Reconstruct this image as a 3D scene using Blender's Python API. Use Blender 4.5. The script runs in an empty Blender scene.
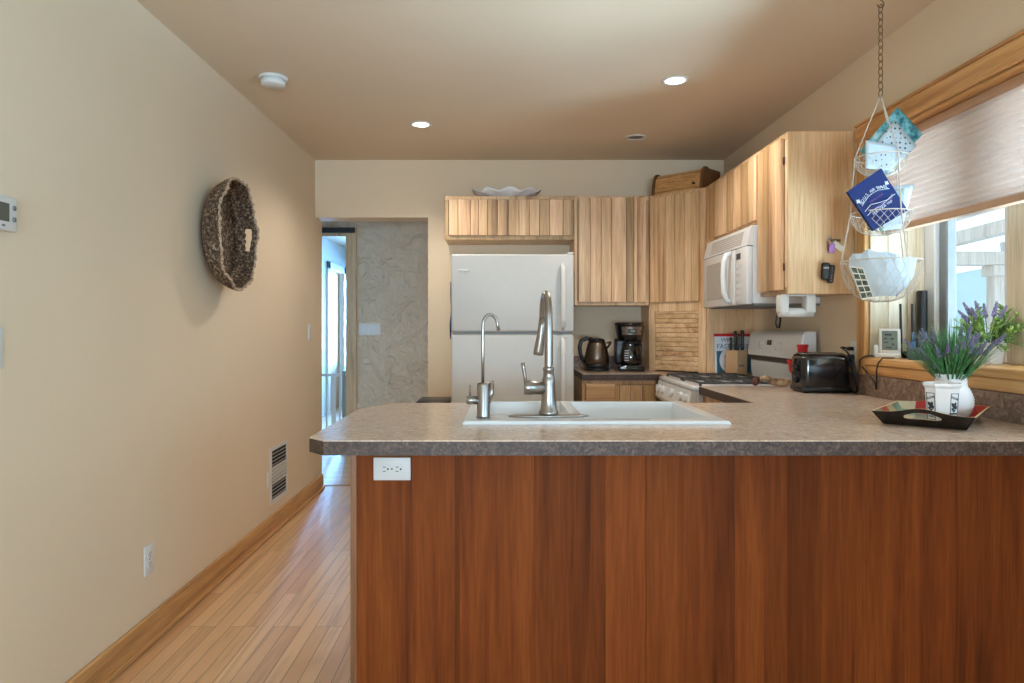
import bpy, bmesh, math, random
from mathutils import Matrix, Vector, noise as mnoise
random.seed(7)
C = bpy.context.scene
COL = C.collection
PI = math.pi

# ------------------------------------------------------------------ camera
cam_d = bpy.data.cameras.new('camera')
cam = bpy.data.objects.new('camera', cam_d); COL.objects.link(cam)
cam.location = (0, 0, 1.22); cam.rotation_euler = (PI/2, 0, 0)
cam_d.sensor_width = 36; cam_d.lens = 690*36/1024
cam_d.shift_x = 10/1024; cam_d.shift_y = -14.5/1024
cam_d.clip_start = 0.02; cam_d.clip_end = 500
C.camera = cam

# ------------------------------------------------------------------ world, light, exposure
w = bpy.data.worlds.new('world'); C.world = w; w.use_nodes = True
wn = w.node_tree.nodes; wl = w.node_tree.links
bg = wn['Background']
wtc = wn.new('ShaderNodeTexCoord'); wsep = wn.new('ShaderNodeSeparateXYZ'); wr = wn.new('ShaderNodeValToRGB')
wl.new(wtc.outputs['Generated'], wsep.inputs[0]); wl.new(wsep.outputs['Z'], wr.inputs[0])
wr.color_ramp.elements[0].position = 0.0; wr.color_ramp.elements[0].color = (0.80, 0.93, 1.0, 1)
wr.color_ramp.elements[1].position = 0.6; wr.color_ramp.elements[1].color = (0.42, 0.73, 0.95, 1)
wl.new(wr.outputs[0], bg.inputs[0]); bg.inputs[1].default_value = 2.1

def area(name, loc, target, sx, sy, power, color):
    d = bpy.data.lights.new(name, 'AREA'); d.shape = 'RECTANGLE'; d.size = sx; d.size_y = sy
    d.energy = power; d.color = color
    o = bpy.data.objects.new(name, d); COL.objects.link(o); o.location = loc
    o.rotation_euler = (Vector(target)-Vector(loc)).to_track_quat('-Z', 'Y').to_euler()
    return o
# daylight through the living room windows behind the camera
area('daylight_rear_window', (-0.1, -3.32, 1.45), (0.6, 3, 1.7), 2.2, 1.5, 42, (0.72, 0.86, 1.0))
area('daylight_side_window', (2.42, -0.9, 1.45), (-1.4, 1.1, 2.5), 2.0, 1.3, 34, (0.32, 0.70, 1.0)).data.spread = 1.7
# light thrown up by the snow outside the rear window
sb = area('daylight_snow_bounce', (0.0, -3.30, 1.0), (0.0, 1.3, 2.44), 2.2, .6, 60, (0.55, 0.80, 1.0)); sb.data.spread = 1.7
# light thrown up by the snow outside the kitchen window, under the half lowered shade
kb_ = area('daylight_kitchen_snow', (3.1, 2.0, .35), (0.1, 2.3, 2.2), 2.2, .8, 225, (0.54, 0.80, 1.0)); kb_.data.spread = 2.0
# daylight through the kitchen window, from the open sky over the porch
area('daylight_kitchen_window', (3.2, 1.6, 2.9), (1.2, 2.4, 1.2), 1.6, 1.2, 90, (0.78, 0.91, 1.0))
# daylight in the far room beyond the hall
area('daylight_far_window', (-1.9, 11.4, 1.35), (-1.7, 6.6, 1.0), 1.0, 1.4, 215, (0.20, 0.50, 1.0)).data.spread = 1.1
area('fill_far_room', (-0.6, 8.6, 2.1), (-2.3, 8.8, 0.8), 1.6, 1.4, 20, (0.42, 0.70, 1.0))  # secondary fill added to brighten the far room's left wall
area('fill_hall', (0.9, 5.85, 1.7), (-1.4, 6.2, 1.1), 0.9, 1.2, 7, (1.0, 0.84, 0.66))  # warm fill added in the windowless hall for its plaster wall
# warm low fill added behind the camera to tint the lower left wall
area('fill_living_room', (-0.35, -1.7, .55), (-.5, 1.2, .35), .35, .35, 8, (1.0, 0.60, 0.30))

C.view_settings.view_transform = 'Standard'; C.view_settings.look = 'None'
C.view_settings.gamma = 1; C.view_settings.use_curve_mapping = False
C.view_settings.exposure = -0.2
C.cycles.use_denoising = True
C.cycles.max_bounces = 10; C.cycles.diffuse_bounces = 6; C.cycles.transparent_max_bounces = 16
C.cycles.sample_clamp_indirect = 6; C.cycles.caustics_reflective = False; C.cycles.caustics_refractive = False

# ------------------------------------------------------------------ materials
def lin(c):
    return tuple((v/255/12.92 if v/255 <= .04045 else ((v/255+.055)/1.055)**2.4) for v in c)+(1,)
def newmat(name):
    m = bpy.data.materials.new(name); m.use_nodes = True
    return m, m.node_tree.nodes, m.node_tree.links, m.node_tree.nodes['Principled BSDF']
def flat(name, rgb, rough=.5, metal=0, var=.04, scale=30, bump=0, bscale=200, coat=0, spec=.5):
    m, N, L, b = newmat(name)
    tc = N.new('ShaderNodeTexCoord')
    nz = N.new('ShaderNodeTexNoise'); nz.inputs['Scale'].default_value = scale; nz.inputs['Detail'].default_value = 3
    L.new(tc.outputs['Object'], nz.inputs['Vector'])
    rp = N.new('ShaderNodeValToRGB'); c = lin(rgb)
    rp.color_ramp.elements[0].position = .3; rp.color_ramp.elements[1].position = .7
    rp.color_ramp.elements[0].color = tuple(max(0, v*(1-var)) for v in c[:3])+(1,)
    rp.color_ramp.elements[1].color = tuple(min(1, v*(1+var)) for v in c[:3])+(1,)
    L.new(nz.outputs['Fac'], rp.inputs[0]); L.new(rp.outputs[0], b.inputs['Base Color'])
    b.inputs['Roughness'].default_value = rough; b.inputs['Metallic'].default_value = metal
    b.inputs['Coat Weight'].default_value = coat; b.inputs['Specular IOR Level'].default_value = spec
    if bump:
        n2 = N.new('ShaderNodeTexNoise'); n2.inputs['Scale'].default_value = bscale; n2.inputs['Detail'].default_value = 4
        L.new(tc.outputs['Object'], n2.inputs['Vector'])
        bp = N.new('ShaderNodeBump'); bp.inputs['Strength'].default_value = bump; bp.inputs['Distance'].default_value = .01
        L.new(n2.outputs['Fac'], bp.inputs['Height']); L.new(bp.outputs[0], b.inputs['Normal'])
    return m
def wood(name, light, mid, dark, grain='Z', rough=.4, coat=.1, tonevar=.35, streak=(.28, .66), coord='Object', spec=.5):
    """boards: long grain along one axis; the per-face 'tone' value shifts each board's colour and figure"""
    m, N, L, b = newmat(name)
    tc = N.new('ShaderNodeTexCoord'); at = N.new('ShaderNodeAttribute'); at.attribute_name = 'tone'
    sc = {'X': (1.2, 26, 26), 'Y': (26, 1.2, 26), 'Z': (26, 26, 1.2)}[grain]
    mp = N.new('ShaderNodeMapping'); mp.inputs['Scale'].default_value = sc
    L.new(tc.outputs[coord], mp.inputs['Vector'])
    mu = N.new('ShaderNodeMath'); mu.operation = 'MULTIPLY'; mu.inputs[1].default_value = 57.0
    L.new(at.outputs['Fac'], mu.inputs[0])
    n1 = N.new('ShaderNodeTexNoise'); n1.noise_dimensions = '4D'; n1.inputs['Scale'].default_value = .55
    n1.inputs['Detail'].default_value = 4; n1.inputs['Roughness'].default_value = .6; n1.inputs['Distortion'].default_value = .8
    L.new(mp.outputs[0], n1.inputs['Vector']); L.new(mu.outputs[0], n1.inputs['W'])
    n2 = N.new('ShaderNodeTexNoise'); n2.noise_dimensions = '4D'; n2.inputs['Scale'].default_value = 6
    n2.inputs['Detail'].default_value = 3
    L.new(mp.outputs[0], n2.inputs['Vector']); L.new(mu.outputs[0], n2.inputs['W'])
    rp = N.new('ShaderNodeValToRGB'); e = rp.color_ramp.elements
    e[0].position = streak[0]; e[0].color = lin(dark); e[1].position = streak[1]; e[1].color = lin(light)
    k = e.new(.45); k.color = lin(mid)
    L.new(n1.outputs['Fac'], rp.inputs[0])
    # fine pores
    r2 = N.new('ShaderNodeMapRange'); r2.inputs['From Min'].default_value = .3; r2.inputs['From Max'].default_value = .7
    r2.inputs['To Min'].default_value = .80; r2.inputs['To Max'].default_value = 1.12
    L.new(n2.outputs['Fac'], r2.inputs['Value'])
    # board tone
    r3 = N.new('ShaderNodeMapRange'); r3.inputs['To Min'].default_value = 1-tonevar; r3.inputs['To Max'].default_value = 1+tonevar*.55
    L.new(at.outputs['Fac'], r3.inputs['Value'])
    m1 = N.new('ShaderNodeMath'); m1.operation = 'MULTIPLY'; L.new(r2.outputs[0], m1.inputs[0]); L.new(r3.outputs[0], m1.inputs[1])
    mx = N.new('ShaderNodeMix'); mx.data_type = 'RGBA'; mx.blend_type = 'MULTIPLY'; mx.inputs['Factor'].default_value = 1
    cb = N.new('ShaderNodeCombineColor')
    pw = N.new('ShaderNodeMath'); pw.operation = 'POWER'; pw.inputs[1].default_value = 1.35
    L.new(m1.outputs[0], pw.inputs[0])
    L.new(m1.outputs[0], cb.inputs[0]); L.new(m1.outputs[0], cb.inputs[1]); L.new(pw.outputs[0], cb.inputs[2])
    L.new(rp.outputs[0], mx.inputs['A']); L.new(cb.outputs[0], mx.inputs['B'])
    L.new(mx.outputs['Result'], b.inputs['Base Color'])
    b.inputs['Roughness'].default_value = rough; b.inputs['Coat Weight'].default_value = coat; b.inputs['Coat Roughness'].default_value = .25
    b.inputs['Specular IOR Level'].default_value = spec
    bp = N.new('ShaderNodeBump'); bp.inputs['Strength'].default_value = .08; bp.inputs['Distance'].default_value = .002
    L.new(n2.outputs['Fac'], bp.inputs['Height']); L.new(bp.outputs[0], b.inputs['Normal'])
    return m
def laminate(name, cols, rough=.3, scale=22):
    m, N, L, b = newmat(name)
    tc = N.new('ShaderNodeTexCoord')
    n1 = N.new('ShaderNodeTexNoise'); n1.inputs['Scale'].default_value = scale; n1.inputs['Detail'].default_value = 6
    n1.inputs['Roughness'].default_value = .68; n1.inputs['Distortion'].default_value = 1.4
    L.new(tc.outputs['Object'], n1.inputs['Vector'])
    rp = N.new('ShaderNodeValToRGB'); e = rp.color_ramp.elements
    e[0].position = .33; e[0].color = lin(cols[0]); e[1].position = .68; e[1].color = lin(cols[2])
    k = e.new(.5); k.color = lin(cols[1])
    L.new(n1.outputs['Fac'], rp.inputs[0]); L.new(rp.outputs[0], b.inputs['Base Color'])
    b.inputs['Roughness'].default_value = rough
    return m
def floorboards(name, along='Y'):
    m, N, L, b = newmat(name)
    tc = N.new('ShaderNodeTexCoord'); mp = N.new('ShaderNodeMapping')
    if along == 'Y': mp.inputs['Rotation'].default_value = (0, 0, PI/2)
    L.new(tc.outputs['Object'], mp.inputs['Vector'])
    br = N.new('ShaderNodeTexBrick'); br.offset = .37; br.offset_frequency = 3; br.squash = 1
    br.inputs['Scale'].default_value = 1; br.inputs['Brick Width'].default_value = .95; br.inputs['Row Height'].default_value = .058
    br.inputs['Mortar Size'].default_value = .0012; br.inputs['Mortar Smooth'].default_value = .2; br.inputs['Bias'].default_value = -.15
    br.inputs['Color1'].default_value = lin((228, 192, 148)); br.inputs['Color2'].default_value = lin((202, 156, 110)); br.inputs['Mortar'].default_value = lin((92, 62, 36))
    L.new(mp.outputs[0], br.inputs['Vector'])
    m2 = N.new('ShaderNodeMapping'); m2.inputs['Scale'].default_value = (1.4, 30, 30); L.new(mp.outputs[0], m2.inputs['Vector'])
    sp = N.new('ShaderNodeSeparateColor'); L.new(br.outputs['Color'], sp.inputs[0])
    wv = N.new('ShaderNodeMath'); wv.operation = 'MULTIPLY'; wv.inputs[1].default_value = 40; L.new(sp.outputs[0], wv.inputs[0])
    n1 = N.new('ShaderNodeTexNoise'); n1.noise_dimensions = '4D'; n1.inputs['Scale'].default_value = .8; n1.inputs['Detail'].default_value = 5; n1.inputs['Distortion'].default_value = 1.0
    L.new(m2.outputs[0], n1.inputs['Vector']); L.new(wv.outputs[0], n1.inputs['W'])
    rp = N.new('ShaderNodeValToRGB'); e = rp.color_ramp.elements
    e[0].position = .3; e[0].color = (.62, .52, .44, 1); e[1].position = .5; e[1].color = (1.05, 1.02, 1.0, 1)
    L.new(n1.outputs['Fac'], rp.inputs[0])
    mx = N.new('ShaderNodeMix'); mx.data_type = 'RGBA'; mx.blend_type = 'MULTIPLY'; mx.inputs['Factor'].default_value = .85
    L.new(br.outputs['Color'], mx.inputs['A']); L.new(rp.outputs[0], mx.inputs['B'])
    L.new(mx.outputs['Result'], b.inputs['Base Color'])
    b.inputs['Roughness'].default_value = .3; b.inputs['Coat Weight'].default_value = 1; b.inputs['Coat Roughness'].default_value = .3
    bp = N.new('ShaderNodeBump'); bp.inputs['Strength'].default_value = .15; bp.inputs['Distance'].default_value = .002; bp.invert = True
    L.new(br.outputs['Fac'], bp.inputs['Height']); L.new(bp.outputs[0], b.inputs['Normal'])
    return m
def plaster(name, rgb, strength, scale):
    m, N, L, b = newmat(name)
    tc = N.new('ShaderNodeTexCoord')
    n0 = N.new('ShaderNodeTexNoise'); n0.inputs['Scale'].default_value = 1.7; n0.inputs['Detail'].default_value = 2
    L.new(tc.outputs['Object'], n0.inputs['Vector'])
    rp = N.new('ShaderNodeValToRGB'); c = lin(rgb)
    rp.color_ramp.elements[0].color = tuple(v*.96 for v in c[:3])+(1,); rp.color_ramp.elements[1].color = tuple(min(1, v*1.03) for v in c[:3])+(1,)
    L.new(n0.outputs['Fac'], rp.inputs[0]); L.new(rp.outputs[0], b.inputs['Base Color'])
    n1 = N.new('ShaderNodeTexNoise'); n1.inputs['Scale'].default_value = scale; n1.inputs['Detail'].default_value = 5; n1.inputs['Distortion'].default_value = 2.2
    L.new(tc.outputs['Object'], n1.inputs['Vector'])
    bp = N.new('ShaderNodeBump'); bp.inputs['Strength'].default_value = strength; bp.inputs['Distance'].default_value = .02 if strength < .3 else .06
    L.new(n1.outputs['Fac'], bp.inputs['Height']); L.new(bp.outputs[0], b.inputs['Normal'])
    b.inputs['Roughness'].default_value = .75
    return m
def emit(name, rgb, s):
    m, N, L, b = newmat(name)
    b.inputs['Base Color'].default_value = lin(rgb); b.inputs['Emission Color'].default_value = lin(rgb); b.inputs['Emission Strength'].default_value = s
    return m
def glassmat(name, tint=(1, 1, 1, 1), refl=.08, rough=.0):
    m, N, L, b = newmat(name); N.remove(b)
    out = [n for n in N if n.type == 'OUTPUT_MATERIAL'][0]
    t = N.new('ShaderNodeBsdfTransparent'); t.inputs[0].default_value = tint
    g = N.new('ShaderNodeBsdfGlossy'); g.inputs['Roughness'].default_value = rough
    mx = N.new('ShaderNodeMixShader'); mx.inputs[0].default_value = refl; L.new(t.outputs[0], mx.inputs[1]); L.new(g.outputs[0], mx.inputs[2])
    L.new(mx.outputs[0], out.inputs[0])
    return m
def cloth_translucent(name, rgb, amt):
    m, N, L, b = newmat(name)
    out = [n for n in N if n.type == 'OUTPUT_MATERIAL'][0]
    b.inputs['Base Color'].default_value = lin(rgb); b.inputs['Roughness'].default_value = .9
    t = N.new('ShaderNodeBsdfTranslucent'); t.inputs[0].default_value = lin(rgb)
    mx = N.new('ShaderNodeMixShader'); mx.inputs[0].default_value = amt
    L.new(b.outputs[0], mx.inputs[1]); L.new(t.outputs[0], mx.inputs[2]); L.new(mx.outputs[0], out.inputs[0])
    return m
def speckle(name, cols, scale, rough=.8):
    m, N, L, b = newmat(name)
    tc = N.new('ShaderNodeTexCoord'); n1 = N.new('ShaderNodeTexNoise'); n1.inputs['Scale'].default_value = scale; n1.inputs['Detail'].default_value = 4; n1.inputs['Roughness'].default_value = .7
    L.new(tc.outputs['Object'], n1.inputs['Vector'])
    rp = N.new('ShaderNodeValToRGB'); e = rp.color_ramp.elements
    e[0].position = .38; e[0].color = lin(cols[0]); e[1].position = .66; e[1].color = lin(cols[2]); k = e.new(.52); k.color = lin(cols[1])
    L.new(n1.outputs['Fac'], rp.inputs[0]); L.new(rp.outputs[0], b.inputs['Base Color']); b.inputs['Roughness'].default_value = rough
    return m
def dots(name, base, dot, scale, r):
    m, N, L, b = newmat(name)
    tc = N.new('ShaderNodeTexCoord'); v = N.new('ShaderNodeTexVoronoi'); v.inputs['Scale'].default_value = scale; v.inputs['Randomness'].default_value = .35
    L.new(tc.outputs['Object'], v.inputs['Vector'])
    rp = N.new('ShaderNodeValToRGB'); rp.color_ramp.interpolation = 'CONSTANT'
    rp.color_ramp.elements[0].position = 0; rp.color_ramp.elements[0].color = lin(dot); rp.color_ramp.elements[1].position = r; rp.color_ramp.elements[1].color = lin(base)
    L.new(v.outputs['Distance'], rp.inputs[0]); L.new(rp.outputs[0], b.inputs['Base Color']); b.inputs['Roughness'].default_value = .6
    return m

M = {}
M['wall'] = plaster('wall_paint', (222, 204, 177), .06, 40)
M['ceil'] = plaster('ceiling_paint', (212, 194, 170), .05, 50)
M['hallwall'] = plaster('rough_plaster', (208, 194, 174), 1.0, 7)
M['bluewall'] = plaster('far_room_paint', (215, 225, 232), .05, 40)
M['floor'] = floorboards('oak_floor', 'Y'); M['hallfloor'] = floorboards('oak_floor_across', 'X')
M['hick'] = wood('hickory', (226, 192, 152), (204, 164, 122), (142, 98, 64), 'Z', .42, .1, .42)
M['hickx'] = wood('hickory_across', (226, 192, 152), (204, 164, 122), (150, 106, 72), 'X', .42, .1, .3)
M['hicky'] = wood('hickory_depth', (234, 196, 152), (214, 170, 122), (164, 116, 78), 'Y', .42, .1, .3)
M['hickside'] = wood('hickory_panel', (226, 190, 148), (214, 174, 130), (196, 154, 110), 'Z', .38, .15, .1)
M['trimz'] = wood('pine_trim_upright', (226, 180, 122), (206, 152, 94), (168, 110, 60), 'Z', .4, .15, .25)
M['trimy'] = wood('pine_trim_long', (224, 178, 120), (204, 150, 92), (150, 96, 52), 'Y', .4, .15, .25)
M['trimx'] = wood('pine_trim_cross', (224, 178, 120), (204, 150, 92), (150, 96, 52), 'X', .4, .15, .25)
M['casing'] = wood('pale_knotty_casing', (212, 182, 146), (196, 164, 126), (164, 126, 90), 'Z', .45, .1, .1)
M['palez'] = wood('pale_pine', (226, 212, 190), (212, 196, 170), (186, 162, 130), 'Z', .5, .05, .18)
M['base'] = wood('oak_baseboard', (222, 172, 116), (198, 146, 92), (138, 90, 50), 'Y', .4, .15, .3)
M['panel'] = wood('red_brown_veneer', (148, 80, 33), (122, 60, 22), (60, 26, 8), 'Z', .6, .0, .48, streak=(.2, .78), spec=.15)
M['paneledge'] = wood('panel_edge', (150, 104, 70), (128, 84, 52), (92, 56, 32), 'Z', .4, .1, .2)
M['bread'] = wood('dark_oak', (216, 170, 112), (192, 144, 90), (140, 98, 56), 'X', .45, .05, .3)
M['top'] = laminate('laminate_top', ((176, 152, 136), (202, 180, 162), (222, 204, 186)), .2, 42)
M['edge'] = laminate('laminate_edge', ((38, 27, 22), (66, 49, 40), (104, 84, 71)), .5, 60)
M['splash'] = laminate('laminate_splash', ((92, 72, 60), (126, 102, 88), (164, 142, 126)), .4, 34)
M['white'] = flat('white_enamel', (216, 218, 220), .25, 0, .01)
M['whitep'] = flat('white_plastic', (214, 215, 213), .4, 0, .01)
M['fridge'] = flat('fridge_white', (198, 200, 199), .42, 0, .01, bump=.06, bscale=300)
M['sink'] = flat('sink_white', (222, 225, 228), .12, 0, .005)
M['steel'] = flat('brushed_nickel', (160, 155, 150), .3, 1, .03, 60)
M['steelw'] = flat('warm_steel', (124, 112, 100), .3, 1, .04, 60)
M['dark'] = flat('black_plastic', (22, 22, 24), .35, 0, .1)
M['gloss'] = flat('gloss_black', (14, 14, 18), .12, 0, .1, coat=.4)
M['iron'] = flat('cast_iron', (64, 64, 66), .6, 0, .15)
M['groove'] = flat('groove_shade', (92, 62, 40), .8)  # dark backing colour paints the shade in gaps between planks and slats
M['gap'] = flat('shadow_gap', (28, 24, 20), .8)
M['grey'] = flat('grey_plastic', (120, 124, 126), .5)
M['keyp'] = flat('keypad_white', (206, 208, 208), .4)
M['lcd'] = flat('lcd_screen', (112, 122, 112), .25, 0, .12, 40)
M['smoke'] = glassmat('smoked_glass', (.45, .42, .38, 1))
M['glass'] = glassmat('window_glass', (.98, .99, 1, 1), .03)
M['carafe'] = glassmat('carafe_glass', (.5, .48, .46, 1), .1)
M['vinyl'] = flat('white_vinyl', (225, 228, 230), .4, 0, .01)
M['shade'] = cloth_translucent('shade_cloth', (232, 222, 216), .5)
M['rail'] = flat('shade_rail', (186, 148, 118), .5)
M['wicker'] = speckle('woven_seagrass', ((44, 30, 20), (92, 70, 52), (176, 152, 124)), 80)
M['rimw'] = speckle('woven_rim', ((120, 98, 78), (176, 152, 128), (206, 186, 164)), 120)
M['wire'] = flat('ivory_cord', (206, 196, 182), .6)
M['chain'] = flat('aged_brass', (120, 100, 70), .4, .8)
M['bulb'] = emit('lamp_glow', (255, 250, 240), 14)
M['paper'] = flat('pale_blue_paper', (196, 212, 223), .7, 0, .04, 12)
M['paperw'] = flat('cream_paper', (232, 228, 214), .7, 0, .03, 12)
M['greenp'] = flat('green_paper', (120, 142, 120), .6, 0, .2, 25)
M['teal'] = speckle('teal_print', ((24, 104, 120), (110, 190, 205), (190, 226, 232)), 22, .5)
M['dotp'] = dots('dotted_paper', (186, 206, 217), (60, 80, 96), 56, .22)
M['blue'] = flat('navy_cover', (10, 44, 104), .35, 0, .08, 30)
M['ink'] = flat('white_ink', (214, 224, 236), .5)
M['inkd'] = flat('dark_ink', (40, 52, 66), .5)
M['purplei'] = flat('violet_ink', (128, 84, 160), .5)
M['red'] = flat('red_enamel', (192, 32, 40), .3)
M['lav'] = flat('lavender_floret', (122, 112, 152), .7, 0, .2, 60)
M['lav2'] = flat('lilac_floret', (150, 142, 186), .7, 0, .2, 60)
M['leaf'] = flat('deep_green_blade', (84, 146, 90), .5, 0, .5, 60)
M['leaf2'] = flat('bright_leaf', (142, 180, 92), .5, 0, .25, 30)
M['stem'] = flat('green_stem', (84, 110, 60), .6)
M['pot'] = flat('white_ceramic', (232, 234, 238), .22, 0, .01)
M['purple'] = flat('purple_tag', (178, 130, 196), .5)
M['photo'] = speckle('small_photos', ((34, 40, 34), (80, 96, 84), (150, 150, 140)), 45, .4)
M['blockw'] = flat('light_maple', (206, 168, 128), .5, 0, .05, 12)
M['horn'] = speckle('carved_wood', ((82, 52, 34), (168, 136, 100), (214, 194, 160)), 18, .4)
M['porch'] = wood('weathered_post', (236, 220, 212), (222, 204, 196), (196, 178, 170), 'Z', .7, 0, .1)
M['snow'] = flat('snow_ground', (226, 238, 244), .8, 0, .03, .3)
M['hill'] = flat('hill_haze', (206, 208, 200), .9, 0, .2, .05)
M['foodp'] = speckle('plate_of_food', ((60, 24, 18), (130, 70, 46), (196, 178, 160)), 40, .5)
M['tealc'] = flat('teal_cover', (38, 92, 112), .4, 0, .15, 20)
M['whitec'] = flat('white_cover', (214, 220, 228), .4)
M['clothb'] = flat('blue_cloth', (34, 66, 110), .9)
M['trayb'] = flat('tray_black', (26, 20, 18), .22, 0, .1, coat=.3)
M['traye'] = flat('tray_edge', (206, 176, 132), .5)
def traymat():
    m, N, L, b = newmat('tray_print')
    tc = N.new('ShaderNodeTexCoord'); ch = N.new('ShaderNodeTexVoronoi'); ch.inputs['Scale'].default_value = 12; ch.distance = 'CHEBYCHEV'; ch.inputs['Randomness'].default_value = .55
    L.new(tc.outputs['Object'], ch.inputs['Vector'])
    sp = N.new('ShaderNodeSeparateColor'); L.new(ch.outputs['Color'], sp.inputs[0])
    rp = N.new('ShaderNodeValToRGB'); rp.color_ramp.interpolation = 'CONSTANT'
    cs = [(46, 84, 92), (178, 52, 52), (196, 186, 150), (40, 44, 44), (120, 150, 136), (190, 70, 62), (206, 196, 170)]
    e = rp.color_ramp.elements
    e[0].position = 0; e[0].color = lin(cs[0]); e[1].position = 1/7; e[1].color = lin(cs[1])
    for i in range(2, 7): k = e.new(i/7); k.color = lin(cs[i])
    L.new(sp.outputs[0], rp.inputs[0]); L.new(rp.outputs[0], b.inputs['Base Color']); b.inputs['Roughness'].default_value = .3
    return m
M['trayp'] = traymat()

# ------------------------------------------------------------------ mesh helpers
class MB:
    def __init__(s):
        s.bm = bmesh.new(); s.t = s.bm.faces.layers.float.new('tone'); s.M = Matrix(); s.mi = 0; s.smooth = False
    def _fin(s, verts, tone=None, smooth=None):
        fs = set()
        for v in verts:
            for f in v.link_faces: fs.add(f)
        tn = random.random() if tone is None else tone
        for f in fs:
            f[s.t] = tn; f.material_index = s.mi; f.smooth = s.smooth if smooth is None else smooth
    def box(s, x0, x1, y0, y1, z0, z1, bev=0, tone=None, seg=1):
        r = bmesh.ops.create_cube(s.bm, size=1); vs = r['verts']
        for v in vs:
            v.co = Vector(((x0+x1)/2+v.co.x*(x1-x0), (y0+y1)/2+v.co.y*(y1-y0), (z0+z1)/2+v.co.z*(z1-z0)))
        if bev:
            es = list({e for v in vs for e in v.link_edges})
            rr = bmesh.ops.bevel(s.bm, geom=es, offset=bev, segments=seg, affect='EDGES', profile=.5)
            vs = [v for v in rr['verts']]
            vs = list({v for f in rr['faces'] for v in f.verts} | set(vs))
        for v in vs: v.co = s.M @ v.co
        s._fin(vs, tone, smooth=False if not bev or seg < 2 else True)
        return s
    def poly_prism(s, pts, z0, z1, tone=None, bev=0):
        b = [s.bm.verts.new((x, y, z0)) for x, y in pts]; t = [s.bm.verts.new((x, y, z1)) for x, y in pts]
        n = len(pts)
        s.bm.faces.new(b[::-1]); s.bm.faces.new(t)
        for i in range(n): s.bm.faces.new((b[i], b[(i+1) % n], t[(i+1) % n], t[i]))
        vs = b+t
        for v in vs: v.co = s.M @ v.co
        s._fin(vs, tone, False); return s
    def lathe(s, prof, seg=24, cap=True, tone=None, sx=1, sy=1, rfun=None):
        rings = []; vs = []
        for r, z in prof:
            if r < 1e-6:
                v = s.bm.verts.new((0, 0, z)); rings.append([v]); vs.append(v)
            else:
                rg = []
                for i in range(seg):
                    a = 2*PI*i/seg; rr = r*(rfun(a, z) if rfun else 1)
                    rg.append(s.bm.verts.new((rr*math.cos(a)*sx, rr*math.sin(a)*sy, z)))
                rings.append(rg); vs += rg
        for a, b in zip(rings, rings[1:]):
            for i in range(seg):
                j = (i+1) % seg
                if len(a) == 1 and len(b) == 1: break
                if len(a) == 1: s.bm.faces.new((a[0], b[i], b[j]))
                elif len(b) == 1: s.bm.faces.new((a[i], a[j], b[0]))
                else: s.bm.faces.new((a[i], a[j], b[j], b[i]))
        if cap:
            for rg in (rings[0], rings[-1]):
                if len(rg) > 1: s.bm.faces.new(rg)
        for v in vs: v.co = s.M @ v.co
        s._fin(vs, tone, True); return s
    def cyl(s, p0, p1, r, seg=16, r1=None, tone=None):
        return s.tube([p0, p1], [r, r if r1 is None else r1], seg, tone=tone)
    def tube(s, pts, r, seg=8, closed=False, tone=None):
        pts = [Vector(p) for p in pts]; n = len(pts)
        rs = r if isinstance(r, (list, tuple)) else [r]*n
        rings = []; vs = []; prev = None
        for i, p in enumerate(pts):
            if closed: d = pts[(i+1) % n]-pts[i-1]
            else: d = pts[min(i+1, n-1)]-pts[max(i-1, 0)]
            d.normalize()
            if prev is None:
                u = d.orthogonal().normalized()
            else:
                u = prev-d*prev.dot(d)
                u = u.normalized() if u.length > 1e-6 else d.orthogonal().normalized()
            prev = u; v = d.cross(u)
            rg = [s.bm.verts.new(s.M @ (p+(u*math.cos(2*PI*k/seg)+v*math.sin(2*PI*k/seg))*rs[i])) for k in range(seg)]
            rings.append(rg); vs += rg
        m = n if closed else n-1
        for i in range(m):
            a, b = rings[i], rings[(i+1) % n]
            for k in range(seg):
                s.bm.faces.new((a[k], a[(k+1) % seg], b[(k+1) % seg], b[k]))
        if not closed:
            s.bm.faces.new(rings[0][::-1]); s.bm.faces.new(rings[-1])
        s._fin(vs, tone, True); return s
    def grid(s, fn, nu, nv, closed_u=False, tone=None, skip=None):
        g = [[s.bm.verts.new(s.M @ Vector(fn(i/(nu if closed_u else nu-1), j/(nv-1)))) for i in range(nu)] for j in range(nv)]
        for j in range(nv-1):
            for i in range(nu if closed_u else nu-1):
                if skip and skip((i+.5)/nu, (j+.5)/(nv-1)): continue
                k = (i+1) % nu
                s.bm.faces.new((g[j][i], g[j][k], g[j+1][k], g[j+1][i]))
        s._fin([v for r in g for v in r], tone, True); return s
    def quad(s, pts, tone=None):
        vs = [s.bm.verts.new(s.M @ Vector(p)) for p in pts]; s.bm.faces.new(vs); s._fin(vs, tone, False); return s

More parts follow.
